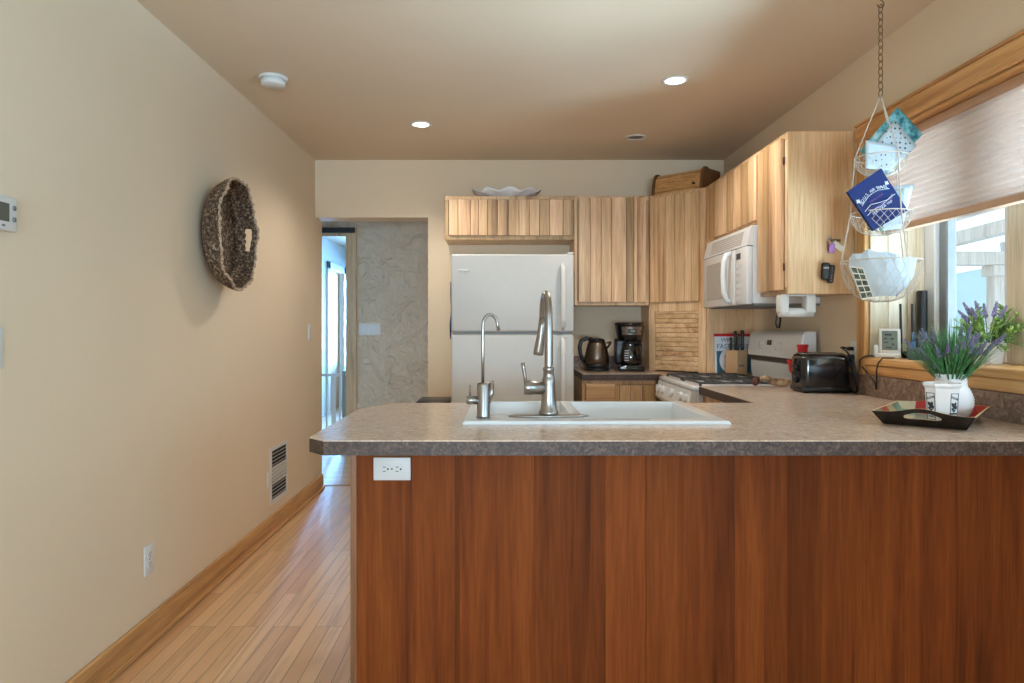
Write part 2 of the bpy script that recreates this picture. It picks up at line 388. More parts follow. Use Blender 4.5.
def tag(o, label=None, cat=None, group=None, kind=None):
    if label: o['label'] = label
    if cat: o['category'] = cat
    if group: o['group'] = group
    if kind: o['kind'] = kind
    return o
def thing(name, label, cat, loc, rz=0, group=None):
    o = bpy.data.objects.new(name, None); COL.objects.link(o); o.location = loc; o.rotation_euler = (0, 0, rz)
    o.empty_display_size = .05
    return tag(o, label, cat, group)
def rootloc(o):
    v = Vector(o.location)
    return v
def obj(name, mb, mat, parent=None, local=False, label=None, recalc=True):
    """world-coordinate mesh -> object; under a parent the parent's place is taken off"""
    if recalc: bmesh.ops.recalc_face_normals(mb.bm, faces=mb.bm.faces)
    me = bpy.data.meshes.new(name); 
    xs = [v.co for v in mb.bm.verts]
    off = Vector((0, 0, 0))
    if not local:
        if parent is None:
            off = Vector(((min(c.x for c in xs)+max(c.x for c in xs))/2, (min(c.y for c in xs)+max(c.y for c in xs))/2, min(c.z for c in xs)))
        else:
            p = parent
            while p: off += Vector(p.location); p = p.parent
    for v in mb.bm.verts: v.co -= off
    mb.bm.to_mesh(me); mb.bm.free()
    for m in (mat if isinstance(mat, (list, tuple)) else [mat]): me.materials.append(m)
    o = bpy.data.objects.new(name, me); COL.objects.link(o)
    if parent: o.parent = parent
    elif not local: o.location = off
    if label: o['label'] = label
    return o
def struct(name, mb, mat, parent=None):
    o = obj(name, mb, mat, parent)
    if parent is None: o['kind'] = 'structure'
    return o
def text_mesh(name, body, size, mat, parent, mtx, depth=.0004, align='CENTER', curve=None):
    cu = bpy.data.curves.new(name, 'FONT'); cu.body = body; cu.size = size; cu.align_x = align; cu.align_y = 'CENTER'; cu.extrude = depth
    to = bpy.data.objects.new(name, cu); COL.objects.link(to)
    dg = bpy.context.evaluated_depsgraph_get()
    me = bpy.data.meshes.new_from_object(to.evaluated_get(dg)); bpy.data.objects.remove(to)
    me.transform(mtx); me.materials.clear(); me.materials.append(mat); me.name = name
    o = bpy.data.objects.new(name, me); COL.objects.link(o); o.parent = parent
    return o
def frame(o, u, d):
    """columns: u across, d outwards, z up"""
    u = Vector(u).normalized(); d = Vector(d).normalized(); z = Vector((0, 0, 1))
    m = Matrix.Identity(4)
    for i in range(3): m[i][0] = u[i]; m[i][1] = d[i]; m[i][2] = z[i]; m[i][3] = o[i]
    return m
def at(px, py, Y):
    return Vector(((px-502)*Y/690, Y, 1.22-(py-327)*Y/690))

H = 2.44; XL = -1.365; XR = 1.62; YB = 5.04; CT = .92

# ------------------------------------------------------------------ the setting
b = MB(); b.box(-1.6, 2.75, -3.5, 5.32, -.06, 0); struct('floor', b, M['floor'])
b = MB(); b.box(-2.6, 1.6, 5.32, 11.6, -.06, 0); struct('floor_hall', b, M['hallfloor'])
b = MB(); b.box(-1.6, 2.75, -3.5, 5.22, H, H+.08); struct('ceiling', b, M['ceil'])
b = MB(); b.box(-2.6, 1.6, 5.22, 11.6, H, H+.08); struct('ceiling_hall', b, M['ceil'])
b = MB(); b.box(XL-.13, XL, -3.5, 5.23, 0, H); struct('wall_left', b, M['wall'])
b = MB(); b.box(XL, -.54, YB, YB+.18, 2.02, H); b.box(-.54, XR+.1, YB, YB+.18, 0, H); struct('wall_back', b, M['wall'])
# right wall: thick, with the kitchen window opening
WX1 = 1.96; WY0, WY1, WZ0, WZ1 = 1.25, 3.05, 1.085, 2.045
b = MB()
b.box(XR, WX1, WY1, YB+.18, 0, H); b.box(XR, WX1, .9, WY0, 0, H)
b.box(XR, WX1, WY0, WY1, 0, WZ0-.03); b.box(XR, WX1, WY0, WY1, WZ1, H)
struct('wall_right', b, M['wall'])
b = MB(); b.box(WX1, 2.6, .78, .9, 0, H); struct('wall_step', b, M['wall'])
b = MB(); b.box(2.5, 2.62, -3.5, .78, 0, .75); b.box(2.5, 2.62, -3.5, .78, 2.15, H); b.box(2.5, 2.62, -3.5, -1.95, .75, 2.15); b.box(2.5, 2.62, .15, .78, .75, 2.15)
struct('wall_living', b, M['wall'])
b = MB(); b.box(XL-.13, 2.62, -3.5, -3.38, 0, .65); b.box(XL-.13, 2.62, -3.5, -3.38, 2.25, H); b.box(XL-.13, -1.1, -3.5, -3.38, .65, 2.25); b.box(1.1, 2.62, -3.5, -3.38, .65, 2.25)
struct('wall_rear', b, M['wall'])
# hall beyond the opening
b = MB(); b.box(-1.44, 1.2, 6.6, 6.72, 0, H); b.box(-2.6, -2.24, 6.6, 6.72, 0, H); b.box(-2.24, -1.44, 6.6, 6.72, 2.10, H)
struct('wall_hall_back', b, M['hallwall'])
b = MB(); b.box(1.2, 1.3, 5.22, 6.72, 0, H); struct('wall_hall_right', b, M['hallwall'])
b = MB(); b.box(-2.6, -2.5, 5.23, 6.6, 0, H); b.box(-2.6, XL-.13, 5.13, 5.23, 0, H); struct('wall_hall_left', b, M['hallwall'])
b = MB(); b.box(-2.52, -2.42, 6.72, 9.62, 0, H); b.box(-2.52, -2.42, 10.5, 11.5, 0, H); b.box(-2.52, -2.42, 9.62, 10.5, 2.05, H); b.box(-2.6, .6, 11.5, 11.6, 0, H); b.box(.5, .6, 6.72, 11.5, 0, H)
struct('wall_far_room', b, M['bluewall'])
b = MB(); b.box(XL, XL+.016, -3.3, 5.22, 0, .112, .004); struct('baseboard_left', b, M['base'])
b = MB(); b.box(XL, XL+.028, -3.3, 5.22, 0, .02, .006); struct('trim_1', b, M['base'])
# wooden threshold where the boards turn
b = MB(); b.box(-1.6, -.5, 5.29, 5.335, -.01, .004, .002); struct('trim_2', b, M['trimx'])
# hall door casing
b = MB(); b.box(-1.49, -1.385, 6.578, 6.6, 0, 2.17, .003); b.box(-2.34, -2.24, 6.578, 6.6, 0, 2.17, .003); b.box(-2.24, -1.49, 6.578, 6.6, 2.085, 2.17, .003)
struct('trim_3', b, M['casing'])
b = MB(); b.box(-1.455, -1.43, 6.6, 6.72, 0, 2.10); struct('trim_4', b, M['palez'])
# white casing and open door far off in the next room
b = MB(); b.box(-2.42, -2.395, 9.53, 9.64, 0, 2.13, .003); b.box(-2.42, -2.395, 10.48, 10.59, 0, 2.13, .003); b.box(-2.42, -2.395, 9.53, 10.59, 2.03, 2.13, .003)
struct('trim_5', b, M['vinyl'])
dr = thing('door_1', None, None, (-2.44, 10.46, 0)); dr['kind'] = 'structure'; del_keys = None
b = MB(); b.box(-2.50, -2.46, 9.66, 10.46, .01, 2.02, .004); obj('door_leaf', b, M['trimz'], dr)
b = MB(); b.box(-2.47, -2.44, 10.43, 10.47, 1.62, 1.72, .002); b.box(-2.47, -2.44, 10.43, 10.47, .5, .6, .002); obj('hinge', b, M['vinyl'], dr)

# ------------------------------------------------------------------ window
win = thing('window_1', None, None, (1.88, 2.15, WZ0)); win['kind'] = 'structure'
b = MB()
for (y0, y1) in ((2.97, 3.045), (2.525, 2.56), (2.31, 2.345), (1.255, 1.33)): b.box(1.862, 1.93, y0, y1, WZ0, WZ1, .004)
for (y0, y1) in ((2.56, 2.97), (1.33, 2.31)):
    b.box(1.862, 1.93, y0, y1, WZ0, WZ0+.055, .004); b.box(1.862, 1.93, y0, y1, WZ1-.055, WZ1, .004)
obj('window_frame', b, M['vinyl'], win)
b = MB(); b.box(1.845, 1.935, 2.345, 2.525, WZ0, WZ1, .003); obj('mullion', b, M['palez'], win)
for (y0, y1) in ((2.56, 2.97), (1.33, 2.31)):
    b = MB(); b.box(1.895, 1.901, y0, y1, WZ0+.055, WZ1-.055); obj('pane', b, M['glass'], win)
b = MB(); b.box(1.88, 1.925, 2.918, 2.97, WZ0+.055, WZ1-.055, .006); obj('sash_rail', b, M['grey'], win)
# jambs (pale boards), casing, sill
b = MB(); y = XR
for k, (x0, x1) in enumerate(((1.62, 1.70), (1.70, 1.785), (1.785, 1.862))): b.box(x0+.001, x1-.001, WY1-.012, WY1+.004, WZ0, WZ1, .0015)
b.box(1.62, 1.862, WY0-.004, WY0+.012, WZ0, WZ1)
struct('trim_6', b, M['palez'])
b = MB(); b.box(1.62, 1.96, WY0, WY1, WZ1-.012, WZ1+.004); struct('trim_7', b, M['trimy'])
b = MB(); b.box(XR-.022, XR, WY1-.006, WY1+.062, 1.01, 2.045, .003); struct('trim_8', b, M['trimz'])
b = MB(); b.box(XR-.024, XR, 1.1, WY1+.066, 2.046, 2.118, .003); b.box(XR-.03, XR, 1.1, WY1+.07, 2.118, 2.13, .003); struct('trim_9', b, M['trimy'])
b = MB(); b.box(XR-.026, 1.96, WY0, WY1-.013, WZ0-.03, WZ0, .004); struct('trim_10', b, M['trimy'])
b = MB(); b.box(XR-.02, XR, 1.1, WY1-.008, 1.012, WZ0-.031, .003); struct('trim_11', b, M['trimy'])

# ------------------------------------------------------------------ outside the window
b = MB(); b.box(2.0, 60, -10, 90, -.5, -.45); g = obj('snowy_ground', b, M['snow']); g['kind'] = 'structure'
b = MB()
def hillf(u, v):
    x = 20+u*75; yb = 70-u*45
    h = (1-abs(2*v-1)**1.5)*(5.5+2.2*math.sin(u*9)+1.2*math.sin(u*23+1))
    return (x+v*18, yb+v*18, -.6+h)
b.grid(hillf, 60, 12); g = obj('distant_hills', b, M['hill']); g['kind'] = 'structure'
for i, (x, y, lb) in enumerate(((4.3, 6.0, 'pale wooden porch post seen through the window, under the long beam'), )):
    b = MB(); b.box(x-.055, x+.055, y-.055, y+.055, -.45, 1.75, .006); b.box(x-.08, x+.08, y-.08, y+.08, 1.66, 1.752, .006)
    tag(obj('porch_post', b, M['porch']), lb, 'post')
b = MB(); b.box(2.4, 8.5, 5.93, 6.07, 1.753, 1.87, .006); tag(obj('porch_beam', b, M['porch']), 'long pale horizontal porch beam outside the window', 'beam')
for i, (x, lb) in enumerate(((3.15, 'pale porch rafter nearest the window glass'), (3.95, 'pale porch rafter crossing the sky in the middle of the pane'), (4.75, 'pale porch rafter farthest from the house wall'))):
    b = MB(); b.M = Matrix.Translation((x, 6, 1.93)) @ Matrix.Rotation(-.10, 4, 'X') @ Matrix.Rotation(.25, 4, 'Z')
    b.box(-.05, .05, -2.6, .4, 0, .11, .004)
    tag(obj('porch_rafter', b, M['porch']), lb, 'rafter', 'porch rafters')

# ------------------------------------------------------------------ peninsula
b = MB(); out = [(-.525, 1.88), (-.472, 1.825), (XR-.001, 1.825), (XR-.001, 3.502), (1.0, 3.502), (1.0, 2.73), (-.43, 2.73), (-.525, 2.52)]
def inset(z0, z1, mats): pass
top = MB(); SX0, SX1, SY0, SY1 = -.105, .685, 2.14, 2.66
# top sheet with a rectangular cut for the sink
def strip(mb, pts, z0, z1): mb.poly_prism(pts, z0, z1, .5)
top.mi = 0
strip(top, [(-.525, 1.88), (-.472, 1.825), (SX0, 1.825), (SX0, 2.73), (-.43, 2.73), (-.525, 2.52)], CT-.003, CT)
strip(top, [(SX0, 1.825), (SX1, 1.825), (SX1, SY0), (SX0, SY0)], CT-.003, CT)
strip(top, [(SX0, SY1), (SX1, SY1), (SX1, 2.73), (SX0, 2.73)], CT-.003, CT)
strip(top, [(SX1, 1.825), (XR-.001, 1.825), (XR-.001, 3.502), (1.0, 3.502), (1.0, 2.73), (SX1, 2.73)], CT-.003, CT)
cnt = thing('peninsula_countertop', 'brown mottled laminate countertop wrapping from the peninsula to the range', 'countertop', (.5, 2.3, CT-.04))
obj('laminate_sheet', top, M['top'], cnt)
e = MB(); n = len(out); th = .012
for i in range(n):
    (x0, y0), (x1, y1) = out[i], out[(i+1) % n]
    dx, dy = x1-x0, y1-y0; l = math.hypot(dx, dy); nx, ny = dy/l, -dx/l
    cxm = (out[i][0]+out[(i+1) % n][0])/2
    e.poly_prism([(x0, y0), (x1, y1), (x1-nx*th, y1-ny*th), (x0-nx*th, y0-ny*th)], CT-.04, CT-.003, .5)
obj('edge_band', e, M['edge'], cnt)
u = MB(); strip(u, [(-.51, 1.885), (-.465, 1.84), (SX0, 1.84), (SX0, 2.715), (-.42, 2.715), (-.51, 2.52)], CT-.038, CT-.0035)
strip(u, [(SX0, 1.84), (SX1, 1.84), (SX1, SY0), (SX0, SY0)], CT-.038, CT-.0035)
strip(u, [(SX1, 1.84), (XR-.003, 1.84), (XR-.003, 3.49), (1.015, 3.49), (1.015, 2.715), (SX1, 2.715)], CT-.038, CT-.0035)
obj('core_board', u, M['edge'], cnt)
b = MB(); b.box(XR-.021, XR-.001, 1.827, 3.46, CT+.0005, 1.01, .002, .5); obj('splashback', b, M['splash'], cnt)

pen = thing('peninsula_cabinet', 'long reddish brown veneer panelled peninsula base under the countertop', 'cabinet', (.58, 2.4, 0))
b = MB(); xs = [-.445, -.415, -.276, -.145, -.13, -.015, .098, .22, .318, .441, .443, .55, .627, .70, .716, .806, .877, .98, 1.046, 1.237, 1.40, 1.619]
tones = [.62, .5, .62, .05, .66, .62, .40, .36, .70, .0, .52, .56, .36, .46, .56, .4, .2, .42, .5, .62, .45, .5]
for i in range(len(xs)-1):
    b.box(xs[i]+.0002, xs[i+1]-.0002, 2.12, 2.132, .01, CT-.0405, 0, tones[i])
obj('front_panel', b, M['panel'], pen)
b = MB(); b.box(-.465, -.445, 2.115, 2.139, 0, CT-.0405, .002); obj('corner_strip', b, M['paneledge'], pen)
b = MB(); b.box(-.462, -.446, 2.1395, 2.68, 0, CT-.0405); obj('end_panel', b, M['panel'], pen)
b = MB(); b.box(-.445, 1.0, 2.66, 2.68, .1, CT-.0405); b.box(1.02, 1.04, 2.68, 3.49, .1, CT-.0405); b.box(-.44, 1.6, 2.14, 2.655, .09, .11); obj('carcass', b, M['hick'], pen)
b = MB(); b.box(1.02, 1.60, 3.475, 3.492, .1, CT-.0405); obj('side_panel', b, M['hick'], pen)

def outlet(name, label, F, horizontal, cat='outlet', w=.07, h=.114):
    """duplex receptacle; F maps (across, out, up) with its centre at the origin"""
    t = thing(name, label, cat, F.translation, group='wall outlets')
    R = Matrix.Translation(F.translation) @ F.to_3x3().to_4x4()
    if horizontal: Q = R @ Matrix.Rotation(-PI/2, 4, 'Y')
    else: Q = R
    b = MB(); b.M = Q; b.box(-w/2, w/2, 0, .006, -h/2, h/2, .002, seg=2); obj('cover_plate', b, M['whitep'], t)
    for s in (-1, 1):
        b = MB(); b.M = Q @ Matrix.Translation((0, 0, s*.0195))
        b.poly_prism([(0, 0)]*0+[(.0172*math.cos(a)*(1 if True else 1), .0172*math.sin(a)) for a in [2*PI*k/20 for k in range(20)]], 0, .001) if False else None
        pts = [(.0165*math.cos(2*PI*k/24), max(-.0135, min(.0135, .0165*math.sin(2*PI*k/24)))) for k in range(24)]
        bb = [b.bm.verts.new(b.M @ Vector((x, .006, z))) for x, z in pts]; tt = [b.bm.verts.new(b.M @ Vector((x, .0085, z))) for x, z in pts]
        b.bm.faces.new(bb); b.bm.faces.new(tt)
        for k in range(24): b.bm.faces.new((bb[k], bb[(k+1) % 24], tt[(k+1) % 24], tt[k]))
        rc = obj('receptacle', b, M['whitep'], t)
        b = MB(); b.M = Q @ Matrix.Translation((0, 0, s*.0195))
        b.box(-.0075, -.0055, .0083, .0092, -.001, .008); b.box(.0055, .0075, .0083, .0092, -.001, .008); b.cyl((0, .0083, -.0075), (0, .0092, -.0075), .0028, 10)
        obj('slots', b, M['dark'], rc)
    b = MB(); b.M = Q; b.cyl((0, .006, 0), (0, .0075, 0), .003, 10); obj('screw', b, M['grey'], t)
    return t
outlet('outlet_plate', 'white sideways double outlet on the brown peninsula panel', frame((-.337, 2.1195, .785), (1, 0, 0), (0, -1, 0)), True)
outlet('outlet_plate', 'white upright double outlet low on the left wall', frame((XL+.0003, 2.66, .325), (0, -1, 0), (1, 0, 0)), False)
wo = outlet('outlet_plate', 'white double outlet on the right wall behind the black toaster', frame((XR-.0003, 3.165, 1.098), (0, 1, 0), (-1, 0, 0)), False)

# ------------------------------------------------------------------ sink
sk = thing('kitchen_sink', 'white double bowl drop-in sink set in the peninsula countertop', 'sink', (.29, 2.4, CT))
b = MB(); x0, x1, y0, y1 = -.123, .703, 2.115, 2.685; z = CT+.012
def ring(mb, o, i, z, zo, zi):
    P = lambda r, zz: [Vector((r[0], r[2], zz)), Vector((r[1], r[2], zz)), Vector((r[1], r[3], zz)), Vector((r[0], r[3], zz))]
    a = P(o, z); c = P(i, z)
    for k in range(4): mb.quad([a[k], a[(k+1) % 4], c[(k+1) % 4], c[k]])
bowls = ((x0+.045, .225, y0+.15, y1-.03), (.262, x1-.045, y0+.06, y1-.03))
dv = (bowls[0][1]+bowls[1][0])/2
for (bx0, bx1, by0, by1), (ox0, ox1) in zip(bowls, ((x0+.006, dv), (dv, x1-.006))):
    ring(b, (ox0, ox1, y0+.006, y1-.006), (bx0, bx1, by0, by1), z, 0, 0)
    d = .19; ins = .022
    T = [(bx0, by0), (bx1, by0), (bx1, by1), (bx0, by1)]; B = [(bx0+ins, by0+ins), (bx1-ins, by0+ins), (bx1-ins, by1-ins), (bx0+ins, by1-ins)]
    for k in range(4):
        k2 = (k+1) % 4
        b.quad([(*T[k], z), (*T[k2], z), (*B[k2], z-d), (*B[k], z-d)])
    b.quad([(*B[0], z-d), (*B[1], z-d), (*B[2], z-d), (*B[3], z-d)])
# rolled outer rim
o4 = [(x0, y0), (x1, y0), (x1, y1), (x0, y1)]; i4 = [(x0+.006, y0+.006), (x1-.006, y0+.006), (x1-.006, y1-.006), (x0+.006, y1-.006)]
for k in range(4):
    k2 = (k+1) % 4
    b.quad([(*o4[k], z-.005), (*o4[k2], z-.005), (*i4[k2], z), (*i4[k], z)]); b.quad([(*o4[k], CT+.0005), (*o4[k2], CT+.0005), (*o4[k2], z-.005), (*o4[k], z-.005)])
bmesh.ops.remove_doubles(b.bm, verts=b.bm.verts, dist=.0004)
so = obj('basin', b, M['sink'], sk, recalc=True)
bv = so.modifiers.new('round', 'BEVEL'); bv.width = .004; bv.segments = 2; bv.limit_method = 'ANGLE'
for bx in ((bowls[0][0]+bowls[0][1])/2, (bowls[1][0]+bowls[1][1])/2):
    b = MB(); b.M = Matrix.Translation((bx, 2.45, z-.1895)); b.lathe([(.0, .001), (.02, .001), (.03, .003), (.042, .004), (.044, .001)], 24, cap=False); obj('drain', b, M['steel'], sk)
ZS = z+.0004

# main faucet
fx, fy = .150, 2.218
f = thing('kitchen_faucet', 'tall brushed nickel pull-down faucet with side lever at the sink', 'faucet', (fx, fy, ZS))
b = MB(); b.M = Matrix.Translation((fx, fy, ZS)); b.lathe([(0, .007), (.02, .007), (.028, .006), (.0305, .004), (.031, 0), (0, 0)], 40, cap=False, sx=4.2, sy=.95); obj('escutcheon', b, M['steel'], f)
b = MB(); b.M = Matrix.Translation((fx, fy, ZS+.007)); b.lathe([(0, 0), (.032, 0), (.0325, .008), (.028, .014), (.0245, .04), (.0215, .085), (.021, .1), (.0215, .112), (.0185, .118), (.0165, .138), (.0185, .140), (.0185, .150), (.0150, .154), (0, .154)], 28, cap=False); obj('body', b, M['steel'], f)
dirv = Vector((-.055, .998, 0)).normalized(); r = .084; zc = ZS+.308; pts = []
pts.append(Vector((fx, fy, ZS+.145)))
for k in range(6): pts.append(Vector((fx, fy, ZS+.145+(zc-ZS-.205)*(k+1)/6)))
for k in range(1, 17):
    a = PI*k/16*.985; pts.append(Vector((fx, fy, zc))+dirv*(r-r*math.cos(a))+Vector((0, 0, r*math.sin(a)*1.06)))
end = pts[-1]; b = MB(); b.tube(pts, [.0138]*7+[.0125]*16, 16); obj('spout', b, M['steel'], f)
b = MB(); b.tube([end+Vector((0, 0, .004)), end+Vector((-.002, 0, -.02)), end+dirv*.004+Vector((-.007, 0, -.06)), end+dirv*.010+Vector((-.013, 0, -.108)), end+dirv*.011+Vector((-.015, 0, -.122))], [.0128, .0138, .0145, .0178, .0168], 18); obj('spray_head', b, M['steel'], f)
hz = ZS+.093
b = MB(); b.tube([(fx-.012, fy, hz-.003), (fx-.052, fy-.002, hz), (fx-.055, fy-.002, hz), (fx-.078, fy-.003, hz+.001), (fx-.0795, fy-.003, hz+.001)], [.0205, .0215, .0235, .0235, .021], 20)
hl = obj('handle_hub', b, M['steel'], f)
b = MB(); b.tube([(fx-.074, fy-.003, hz+.01), (fx-.076, fy-.004, hz+.035), (fx-.081, fy-.006, hz+.062), (fx-.083, fy-.007, hz+.080)], [.0055, .005, .006, .0065], 10); obj('lever', b, M['steel'], hl)

# filter faucet
gx, gy = -.059, 2.195
f = thing('filter_faucet', 'slim brushed nickel gooseneck water tap on the left of the sink', 'faucet', (gx, gy, ZS))
b = MB(); b.M = Matrix.Translation((gx, gy, ZS)); b.lathe([(0, 0), (.022, 0), (.0222, .006), (.0205, .012), (.0205, .104), (.018, .110), (0, .110)], 24, cap=False); obj('body', b, M['steel'], f)
pts = [(gx-.002, gy, ZS+.11), (gx-.002, gy, ZS+.2), (gx-.002, gy, ZS+.285)]
d2 = Vector((.9, .45, 0)).normalized(); rr = .026
for k in range(1, 15):
    a = PI*k/15*1.05; p = Vector((gx-.002, gy, ZS+.292))+d2*(rr-rr*math.cos(a))+Vector((0, 0, 1.35*rr*math.sin(a))); pts.append(p)
pts.append(pts[-1]+Vector((.004, .001, -.018)))
b = MB(); b.tube(pts, .0052, 12); obj('spout', b, M['steel'], f)
b = MB(); b.tube([(gx-.015, gy, ZS+.055), (gx-.052, gy-.002, ZS+.055), (gx-.054, gy-.002, ZS+.055)], [.013, .0135, .011], 16); hh = obj('handle_hub', b, M['steel'], f)
b = MB(); b.cyl((gx-.042, gy, ZS+.066), (gx-.042, gy, ZS+.104), .0035, 10); obj('lever', b, M['steel'], hh)
b = MB(); b.tube([(gx+.018, gy, ZS+.045), (gx+.025, gy, ZS+.075), (gx+.026, gy, ZS+.108)], [.005, .0085, .007], 10); b.cyl((gx+.022, gy, ZS+.106), (gx+.032, gy, ZS+.116), .004, 8); obj('side_knob', b, M['steel'], f)

# ------------------------------------------------------------------ cabinets
def groove(mb, c0, c1, d0, d1, z0, z1, tn):
    mb.box(c0+.0012, c1-.0012, d0, d1, z0, z1, .0024, tn)
def plank_door(mb, u0, u1, z0, z1, d0, d1, seed, wmin=.05, wmax=.095, horiz=False):
    rnd = random.Random(seed); a, e = (z0, z1) if horiz else (u0, u1)
    p = a; cuts = [a]
    while True:
        p += rnd.uniform(wmin, wmax)
        if p > e-wmin*.7: break
        cuts.append(p)
    cuts.append(e)
    for c0, c1 in zip(cuts, cuts[1:]):
        tn = rnd.choice([.95, .8, .7, .6, .75, .5, .9, .4, .2]) if not horiz else rnd.uniform(.3, .9)
        if horiz: mb.box(u0, u1, d0, d1, c0+.0006, c1-.0006, .0016, tn)
        else: groove(mb, c0, c1, d0, d1, z0, z1, tn)
    mb.mi = 1; mb.box(u0+.002, u1-.002, d0, d1-.004, z0+.002, z1-.002); mb.mi = 0
def cabinet(name, label, F, W, D, z0, z1, doors, stile=.035, raill=.035, grainx='hickx', side='hickside'):
    t = thing(name, label, 'cabinet', (F @ Vector((W/2, -D/2, z0))), group='upper wall cabinets')
    b = MB(); b.M = F; b.box(.0005, W-.0005, -D, -.02, z0, z1); obj('carcass', b, M[side], t)
    b = MB(); b.M = F
    us = sorted({0, W} | {d[0] for d in doors} | {d[1] for d in doors})
    b.box(0, W, -.0195, 0, z1-raill, z1, .002); b.box(0, W, -.0195, 0, z0, z0+raill, .002)
    b.box(0, stile, -.0195, 0, z0+raill, z1-raill, .002); b.box(W-stile, W, -.0195, 0, z0+raill, z1-raill, .002)
    for (a, c) in zip(doors, doors[1:]):
        if a[2] == c[2] and c[0]-a[1] > .008: b.box(a[1]-.01, c[0]+.01, -.0195, -.001, z0+raill, z1-raill, .002)
    obj('face_frame', b, M['hick'], t)
    for i, (u0, u1, a, c) in enumerate(doors):
        b = MB(); b.M = F; plank_door(b, u0, u1, a, c, .0005, .019, hash(name)*0+int(u0*1000)+int(F.translation.x*100)+int(a*77)+i*13)
        obj('door', b, [M['hick'], M['groove']], t)
    return t
UB0, UB1 = 1.368, 2.118
FB = frame((0, YB-.31, 0), (1, 0, 0), (0, -1, 0))
# over the fridge
F1 = frame((-.392, YB-.31, 0), (1, 0, 0), (0, -1, 0))
cabinet('wall_cabinet', 'short plank-door cabinet above the white refrigerator', F1, .905, .308, 1.818, UB1, [(.028, .43, 1.846, 2.092), (.437, .868, 1.846, 2.092)], .024, .03)
b = MB(); b.box(.494, .5125, YB-.335, YB-.001, UB0, UB1, .002)
# two-plank door cabinet over kettle
F2 = frame((.515, YB-.31, 0), (1, 0, 0), (0, -1, 0))
obj('end_panel', b, M['hickside'], tag(thing('wall_cabinet', 'tall single-door plank cabinet above the kettle and coffee maker', 'cabinet', (.76, YB-.16, UB0), group='upper wall cabinets'), None))
t = [o for o in bpy.data.objects if o.get('label', '').startswith('tall single-door')][0]
b = MB(); b.M = F2; b.box(0, .492, -.308, -.02, UB0, UB1); obj('carcass', b, M['hickside'], t)
b = MB(); b.M = F2
b.box(0, .492, -.0195, 0, UB1-.03, UB1, .002); b.box(0, .492, -.0195, 0, UB0, UB0+.035, .002); b.box(0, .02, -.0195, 0, UB0+.035, UB1-.03, .002); b.box(.46, .492, -.0195, 0, UB0+.035, UB1-.03, .002)
obj('face_frame', b, M['hick'], t)
b = MB(); b.M = F2; cuts = [.008, .088, .162, .232, .335, .385, .412, .47]
for c0, c1, tn in zip(cuts, cuts[1:], [.72, .85, .6, .8, .08, .66, .8]): groove(b, c0, c1, .0005, .019, UB0+.022, UB1-.012, tn)
b.mi = 1; b.box(.01, .468, .0005, .014, UB0+.024, UB1-.014); obj('door', b, [M['hick'], M['groove']], t)

# diagonal corner unit with appliance garage
A = Vector((1.012, YB-.31, 0)); Bp = Vector((1.31, YB-.608, 0)); dd = Bp-A; LW = dd.length
FD = frame((A.x, A.y, 0), dd, (dd.y, -dd.x, 0))
cu = thing('corner_cabinet', 'tall diagonal corner cabinet reaching down to the counter with a tambour shutter', 'cabinet', (1.31, 4.75, CT))
b = MB(); pts = [(1.012, YB-.002), (1.012, YB-.29), (1.024, YB-.31), (1.30, YB-.586), (1.309, YB-.606), (XR-.002, YB-.606), (XR-.002, YB-.002)]
b.poly_prism(pts, UB0, UB1, .6)
b.poly_prism([(XR-.302, YB-.606), (XR-.002, YB-.606), (XR-.002, YB-.588), (XR-.302, YB-.588)], CT+.001, UB0, .4)
b.poly_prism([(1.012, YB-.022), (1.012, YB-.29), (1.03, YB-.29), (1.03, YB-.022)], CT+.001, UB0, .5)
obj('carcass', b, M['hickside'], cu)
b = MB(); b.M = FD
b.box(0, .038, -.02, .0, CT+.001, UB1, .002, .55); b.box(LW-.055, LW, -.02, .0, CT+.001, UB1, .002, .7); b.box(.038, LW-.055, -.02, 0, UB1-.03, UB1, .002, .6); b.box(.038, LW-.055, -.02, 0, UB0-.045, UB0+.035, .002, .7)
obj('face_frame', b, M['hick'], cu)
b = MB(); b.M = FD; cuts = [.015, .06, .115, .19, .245, .32, LW-.045]
for c0, c1, tn in zip([.015, .135, .205, .275, .325], [.135, .205, .275, .325, LW-.042], [.82, .66, .6, .72, .5]): groove(b, c0, c1, .0005, .019, UB0+.02, UB1-.02, tn)
b.mi = 1; b.box(.017, LW-.044, .0005, .014, UB0+.022, UB1-.022); obj('door', b, [M['hick'], M['groove']], cu)
b = MB(); b.M = FD; z = CT+.045
while z < UB0-.05:
    b.box(.04, LW-.057, -.018, -.006, z, z+.0296, .003, random.uniform(.25, .85)); z += .0312
b.box(.04, LW-.057, -.02, -.003, CT+.008, CT+.044, .003, .6)
b.mi = 1; b.box(.041, LW-.058, -.019, -.012, CT+.01, UB0-.048); ts = obj('tambour_shutter', b, [M['hickx'], M['groove']], cu)

# right wall uppers
XU = XR-.31
FR = lambda y: frame((XU, y, 0), (0, -1, 0), (-1, 0, 0))
cabinet('wall_cabinet', 'short two-door plank cabinet above the white microwave', FR(4.43), .93, .308, 1.745, UB1, [(.20, .55, 1.765, 2.095), (.578, .915, 1.765, 2.095)], .19, .03)
nc = cabinet('wall_cabinet', 'narrow end cabinet with keys hung on its side, over the toaster', FR(3.499), .327, .308, 1.372, UB1, [(.012, .30, 1.392, 2.095)], .03, .032)
b = MB(); b.box(XU+.002, XR-.001, 3.1655, 3.1715, 1.372, UB1, .001, .6); obj('side_skin', b, M['hickside'], nc)
for zz in (1.48, 1.97):
    b = MB(); b.cyl((XU-.0075, 3.187, zz), (XU-.0075, 3.187, zz+.035), .004, 8); obj('hinge', b, M['dark'], nc)

